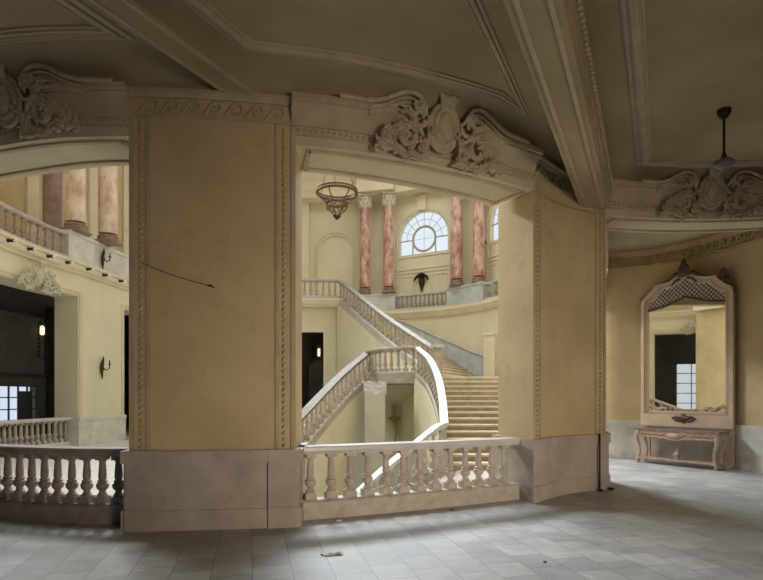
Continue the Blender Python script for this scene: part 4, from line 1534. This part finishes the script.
mb = MB()
mb.add([(x, -.03, lat_low(x)) for x in xs] + [(x, -.03, max(lat_low(x) + .02, top_z(x))) for x in xs], [(i, i + 1, 26 + i, 25 + i) for i in range(24)])
mb.build('lattice_ground', M['bulb_white'], mr, local=True)
mb = MB()
for sg in (1, -1):
    for k in range(-26, 27):
        pts = []
        for j in range(60):
            x = -gw + 2 * gw * j / 59
            z = 3.1 + sg * (x - k * .105)
            if lat_low(x) + .0 < z < top_z(x): pts.append((x, -.045, z))
        if len(pts) > 1: mb.tube([pts[0], pts[-1]], .009, 5)
mb.build('lattice', M['gilt'], mr, local=True)
mb = MB().tube([(x, -.055, lat_low(x)) for x in xs], .025, 6)
mb.build('lattice_edge', M['gilt'], mr, local=True)
# crest, shoulder leaves
mb = MB()
T5 = Matrix.Translation((0, 0, .44))
mb.ell((0, -.10, 3.20), (.13, .07, .16))
mb.ell((0, -.10, 3.36), (.07, .05, .10))
for sg in (-1, 1):
    mb.tube([(sg * .05, -.09, 3.10), (sg * .2, -.09, 3.12), (sg * .34, -.08, 3.02), (sg * .5, -.07, 2.97), (sg * .62, -.06, 2.95)], [.05, .055, .04, .03, .012], 7)
    mb.tube([(sg * .08, -.11, 3.0), (sg * .20, -.11, 2.97), (sg * .3, -.10, 2.86)], [.03, .03, .012], 6)
    mb.tube([(sg * x, -.06, z + .02) for x, z in ((hw - .4, 2.92), (hw - .3, 2.84), (hw - .18, 2.72), (hw - .02, 2.64), (hw + .01, 2.5))], [.02, .035, .04, .045, .02], 7)
mb.xform(T5).build('carved_crest', M['gilt'], mr, local=True)
MB().ell((hw - .22, -.06, 2.98), (.08, .05, .12)).ell((hw - .18, -.06, 2.86), (.10, .05, .08)).xform(T5).build('shoulder_leaf', M['gilt'], mr, local=True)
# low applied ornaments
mb = MB().ell((0, -.11, .20), (.13, .04, .08))
for sg in (-1, 1):
    mb.tube([(sg * .05, -.11, .2), (sg * .18, -.11, .23), (sg * .28, -.11, .2), (sg * .18, -.11, .15), (sg * .05, -.11, .12)], [.04, .04, .015, .03, .02], 6)
mb.tube([(0, -.11, .3), (0, -.11, .08)], .03, 6)
mb.build('base_boss', M['gilt'], mr, local=True)
for sg in (-1, 1):
    mb = MB()
    for k in range(9):
        t = k / 8
        mb.ell((sg * (gw - .02 - .42 * t), -.06, .40 + .07 * (1 - t) + .03 * sin(9 * t)), (.05, .03, .04), 8, 5)
    mb.tube([(sg * gw, -.06, .36), (sg * (gw + .06), -.06, .33), (sg * (gw + .04), -.06, .44)], .03, 6)
    mb.build('corner_scroll', M['carved'], mr, local=True)
mb = MB()
for k in range(11):
    mb.ell((-.25 + .05 * k, -.055, .39), (.018, .02, .025), 6, 4)
mb.build('bead_row', M['frame'], mr, local=True)

# console table, its carved legs and stretcher
CLp, CRp = Vector((6.26, 13.62)), Vector((7.26, 12.02))
dc = (CRp - CLp).normalized()
nc = Vector((dc.y, -dc.x))
if nc.y > 0: nc = -nc
WC = (CRp - CLp).length
ctr = (CLp + CRp) / 2 + Vector((.05, .02))
ct = thing('console_table', 'low carved rose-painted console table with dark marble top under the tall mirror', 'table', (ctr.x, ctr.y, 0), atan2(dc.y, dc.x))
D = .42
mb = MB().box((0, .05, .80), (WC + .08, D + .06, .05))
mb.build('top', M['tabletop'], ct, local=True)
mb = MB()
n = 40
hwc = WC / 2
sw_ = [(-hwc + WC * i / n) for i in range(n + 1)]
vs = [(x, -D / 2 + .04, .775) for x in sw_] + [(x, -D / 2 + .04, .655 - .05 * exp_ - .02 * abs(sin(x * 14))) for x, exp_ in [(x, math.exp(-(x / .22) ** 2)) for x in sw_]]
mb.add(vs, [(i, i + 1, n + 2 + i, n + 1 + i) for i in range(n)])
mb.tube([(x, -D / 2 + .03, .655 - .05 * math.exp(-(x / .22) ** 2) - .02 * abs(sin(x * 14))) for x in sw_], .02, 6)
for k in range(22):
    x = -hwc + .08 + (WC - .16) * k / 21
    mb.ell((x, -D / 2 + .02, .715), (.045, .03, .022), 8, 5, Matrix.Rotation(.5 * (-1) ** k, 3, 'Y'))
mb.ell((0, -D / 2 + .01, .69), (.17, .05, .06))
for sx in (-hwc, hwc):
    mb.box((sx, 0, .71), (.03, D - .08, .12))
mb.build('apron', M['carved'], ct, local=True)
for sx in (-1, 1):
    for sy in (-1, 1):
        mb = MB()
        x0, y0 = sx * (hwc - .03), sy * (D / 2 - .06)
        mb.tube([(x0 - sx * .02, y0, .76), (x0 + sx * .035, y0 * 1.08, .66), (x0 + sx * .03, y0 * 1.06, .56), (x0 - sx * .03, y0, .42), (x0 - sx * .05, y0, .28), (x0 - sx * .02, y0, .14), (x0 + sx * .0, y0, .08), (x0, y0, .0)], [.05, .06, .05, .032, .03, .034, .045, .04], 8)
        mb.ell((x0 + sx * .04, y0, .62), (.04, .035, .07))
        mb.ell((x0, y0, .10), (.055, .05, .03))
        mb.build('leg', M['carved'], ct, local=True)
mb = MB().box((0, -.04, .13), (WC - .1, .30, .04))
mb.build('stretcher', M['carved'], ct, local=True)
MB().lathe([(.03, .15), (.035, .18), (.06, .22), (.075, .27), (.05, .31), (.02, .34), (.03, .37), (.008, .41)], (0, -.05, 0), 12).build('urn', M['carved'], ct, local=True)
# pale side panels of the mirror base behind the table
mb = MB()
for sg in (-1, 1):
    mb.box((sg * (hw - .1), .0, -.42), (.18, .06, .80))
mb.build('base_panel', M['frame'], mr, local=True)

# ------------------------------------------------------------------ small things in the gallery
fy = 7.66
fx = (724 - CX) / F_PX * fy
fan = thing('ceiling_fan', 'ceiling fan hub on a long dark rod, hanging near the right opening, its blades gone', 'ceiling fan', (fx, fy, 4.74))
MB().lathe([(.018, -.13), (.06, -.10), (.085, -.04), (.09, 0)], (0, 0, ZC - 4.74), 14).build('canopy', M['iron'], fan, local=True)
MB().tube([(0, 0, .1), (0, 0, ZC - 4.80)], .016, 8).build('rod', M['iron'], fan, local=True)
MB().lathe([(.02, .20), (.035, .14), (.05, .11), (.06, .10)][::-1], (0, 0, 0), 12).build('rod_collar', M['iron'], fan, local=True)
MB().lathe([(.03, -.02), (.09, .0), (.13, .03), (.125, .07), (.08, .10), (.03, .115)], (0, 0, 0), 20).build('motor_housing', M['fan'], fan, local=True)

pc = FC.nearest(594.5)
p, n = FC.at(pc), FC.nrm(pc)
pipe = thing('conduit_pipe', 'thin dark pipe running down the plinth of the right pier to the floor', 'pipe', (p[0] + n.x * .12, p[1] + n.y * .12, 0))
MB().tube([(0, 0, 0), (0, 0, .97)], .016, 8).build('pipe_run', M['iron'], pipe, local=True)
MB().ell((0, -.04, .02), (.04, .05, .02)).build('pipe_foot', M['iron'], pipe, local=True)
pc2 = FC.L - .02
p, n = FC.at(pc2), FC.nrm(pc2)
o = MB().ell((p[0] + n.x * .15, p[1] + n.y * .15, .025), (.05, .05, .025)).build('door_stop', M['iron'])
tag(o, 'small dark door stop on the floor at the right corner of the right pier', 'door stop')

s0, s1 = FL.nearest(141), FL.nearest(209)
wire = thing('loose_wire', 'thin loose wire slanting across the middle pier to a wall hook', 'wire', on(FL, s1, .03, at(209, 286, 6.8).z)[0])
pts = []
for i in range(9):
    t = i / 8
    s = s0 + (s1 - s0) * t
    q, _ = on(FL, s, .03, 0)
    zz = at(141 + 68 * t, 263 + 23 * t + 2 * sin(pi * t), FL.at(s)[1]).z
    pts.append((q[0], q[1], zz))
MB().tube(pts, .004, 5).build('wire_run', M['iron'], wire)
MB().ell(pts[-1], (.03, .03, .012)).tube([pts[-1], (pts[-1][0] + .06, pts[-1][1] - .03, pts[-1][2] - .03)], .008, 5).build('hook', M['iron'], wire)


def fp(px, py): return at(px, py, F_PX * EYE / (py - HY))


q = fp(333, 554.5)
pp_ = thing('paper_scrap', 'crumpled orange and cream paper scrap lying on the marble floor in front of the balustrade', 'paper', (q.x, q.y, 0), .25)
mb = MB()
rn = random.Random(11)
nx, ny = 7, 5
vs = [((-.10 + .20 * i / (nx - 1)) + rn.uniform(-.006, .006), -.055 + .11 * j / (ny - 1) + rn.uniform(-.006, .006), .004 + rn.uniform(0, .012)) for j in range(ny) for i in range(nx)]
fs = [(j * nx + i, j * nx + i + 1, (j + 1) * nx + i + 1, (j + 1) * nx + i) for j in range(ny - 1) for i in range(nx - 1)]
mb.add(vs, fs)
mb.build('sheet', M['paper'], pp_, local=True, angle=5)
mb = MB()
mb.add([(v[0] * .62 + .02, v[1] * .55 + .005, v[2] + .006) for v in vs], fs)
mb.build('printed_patch', M['paper_red'], pp_, local=True, angle=5)
MB().ell((-.115, .0, .008), (.014, .010, .008)).build('burnt_corner', M['leaf'], pp_, local=True)
q = fp(339, 521)
o = MB().box((q.x, q.y, .008), (.07, .03, .014), .3).build('plaster_chip', M['paper'])
tag(o, 'tiny pale plaster chip on the floor at the left foot of the middle balustrade', 'debris')
q = fp(452, 510.5)
o = MB().ell((q.x, q.y, .008), (.045, .02, .008), 8, 5).build('dry_leaf', M['leaf'])
tag(o, 'small brown dry leaf on the floor before the right half of the middle balustrade', 'leaf')
for (a, b, lab) in ((545, 562.5, 'tiny dark crumb of debris on the floor tiles, nearest to the viewer'),):
    q = fp(a, b)
    o = MB().ell((q.x, q.y, .008), (.02, .015, .008), 8, 5).build('debris_crumb', M['leaf'])
    tag(o, lab, 'debris')

# ------------------------------------------------------------------ light
w = bpy.data.worlds.new('sky')
sc.world = w
w.use_nodes = True
bg = w.node_tree.nodes['Background']
bg.inputs['Color'].default_value = (.86, .93, 1.0, 1)
bg.inputs['Strength'].default_value = 1.0


def area(name, loc, target, sx, sy, power, col, spread=180):
    l = bpy.data.lights.new(name, 'AREA')
    l.shape = 'RECTANGLE'
    l.size, l.size_y = sx, sy
    l.energy = power
    l.color = col
    l.spread = radians(spread)
    o = bpy.data.objects.new(name, l)
    COL.objects.link(o)
    o.location = loc
    d = Vector(target) - Vector(loc)
    o.rotation_euler = d.to_track_quat('-Z', 'Y').to_euler()
    return o


area('skylight', (1.2, 15.0, 13.8), (2.0, 13.4, 0), 5.5, 6.5, 230, (.95, .98, 1.0), 110)
area('rear_fill_light', (.4, 21.6, 13.8), (.4, 22.4, 0), 6, 4, 330, (1.0, .98, .94))  # added fill that brightens the far hall wall
area('clerestory_light', (-1.2, 25.3, 13.0), (3.0, 7.5, .6), 8, 2.4, 640, (.86, .94, 1.0), 76)
area('left_clerestory_light', (-10.2, 17.5, 12.9), (2.4, 8.8, 3.0), 6, 2.0, 1500, (.93, .97, 1.0), 110)
area('side_fill_light', (9.9, 12.6, 3.4), (6.2, 12.0, 0), 2.0, 2.6, 60, (.93, .97, 1.0), 150)  # added fill for the floor beyond the right opening, no window here
area('gallery_fill_light', (4.8, -3.3, .9), (.2, 8.0, .5), 4.0, 1.2, 140, (1.0, .84, .65), 66)  # low warm fill added behind the camera for the pier fronts

# ------------------------------------------------------------------ camera
cam = bpy.data.cameras.new('camera')
cam.sensor_width = 36
cam.sensor_fit = 'HORIZONTAL'
cam.lens = 36 * F_PX / 763
cam.shift_x = 0
cam.shift_y = (HY - 290) / 763
cam.clip_end = 200
co = bpy.data.objects.new('camera', cam)
COL.objects.link(co)
co.location = (0, 0, EYE)
co.rotation_euler = (pi / 2, 0, 0)
sc.camera = co

sc.view_settings.view_transform = 'Standard'
sc.view_settings.look = 'None'
sc.view_settings.exposure = 0
sc.cycles.use_denoising = True
sc.cycles.max_bounces = 8
sc.cycles.diffuse_bounces = 5
sc.cycles.sample_clamp_indirect = 8
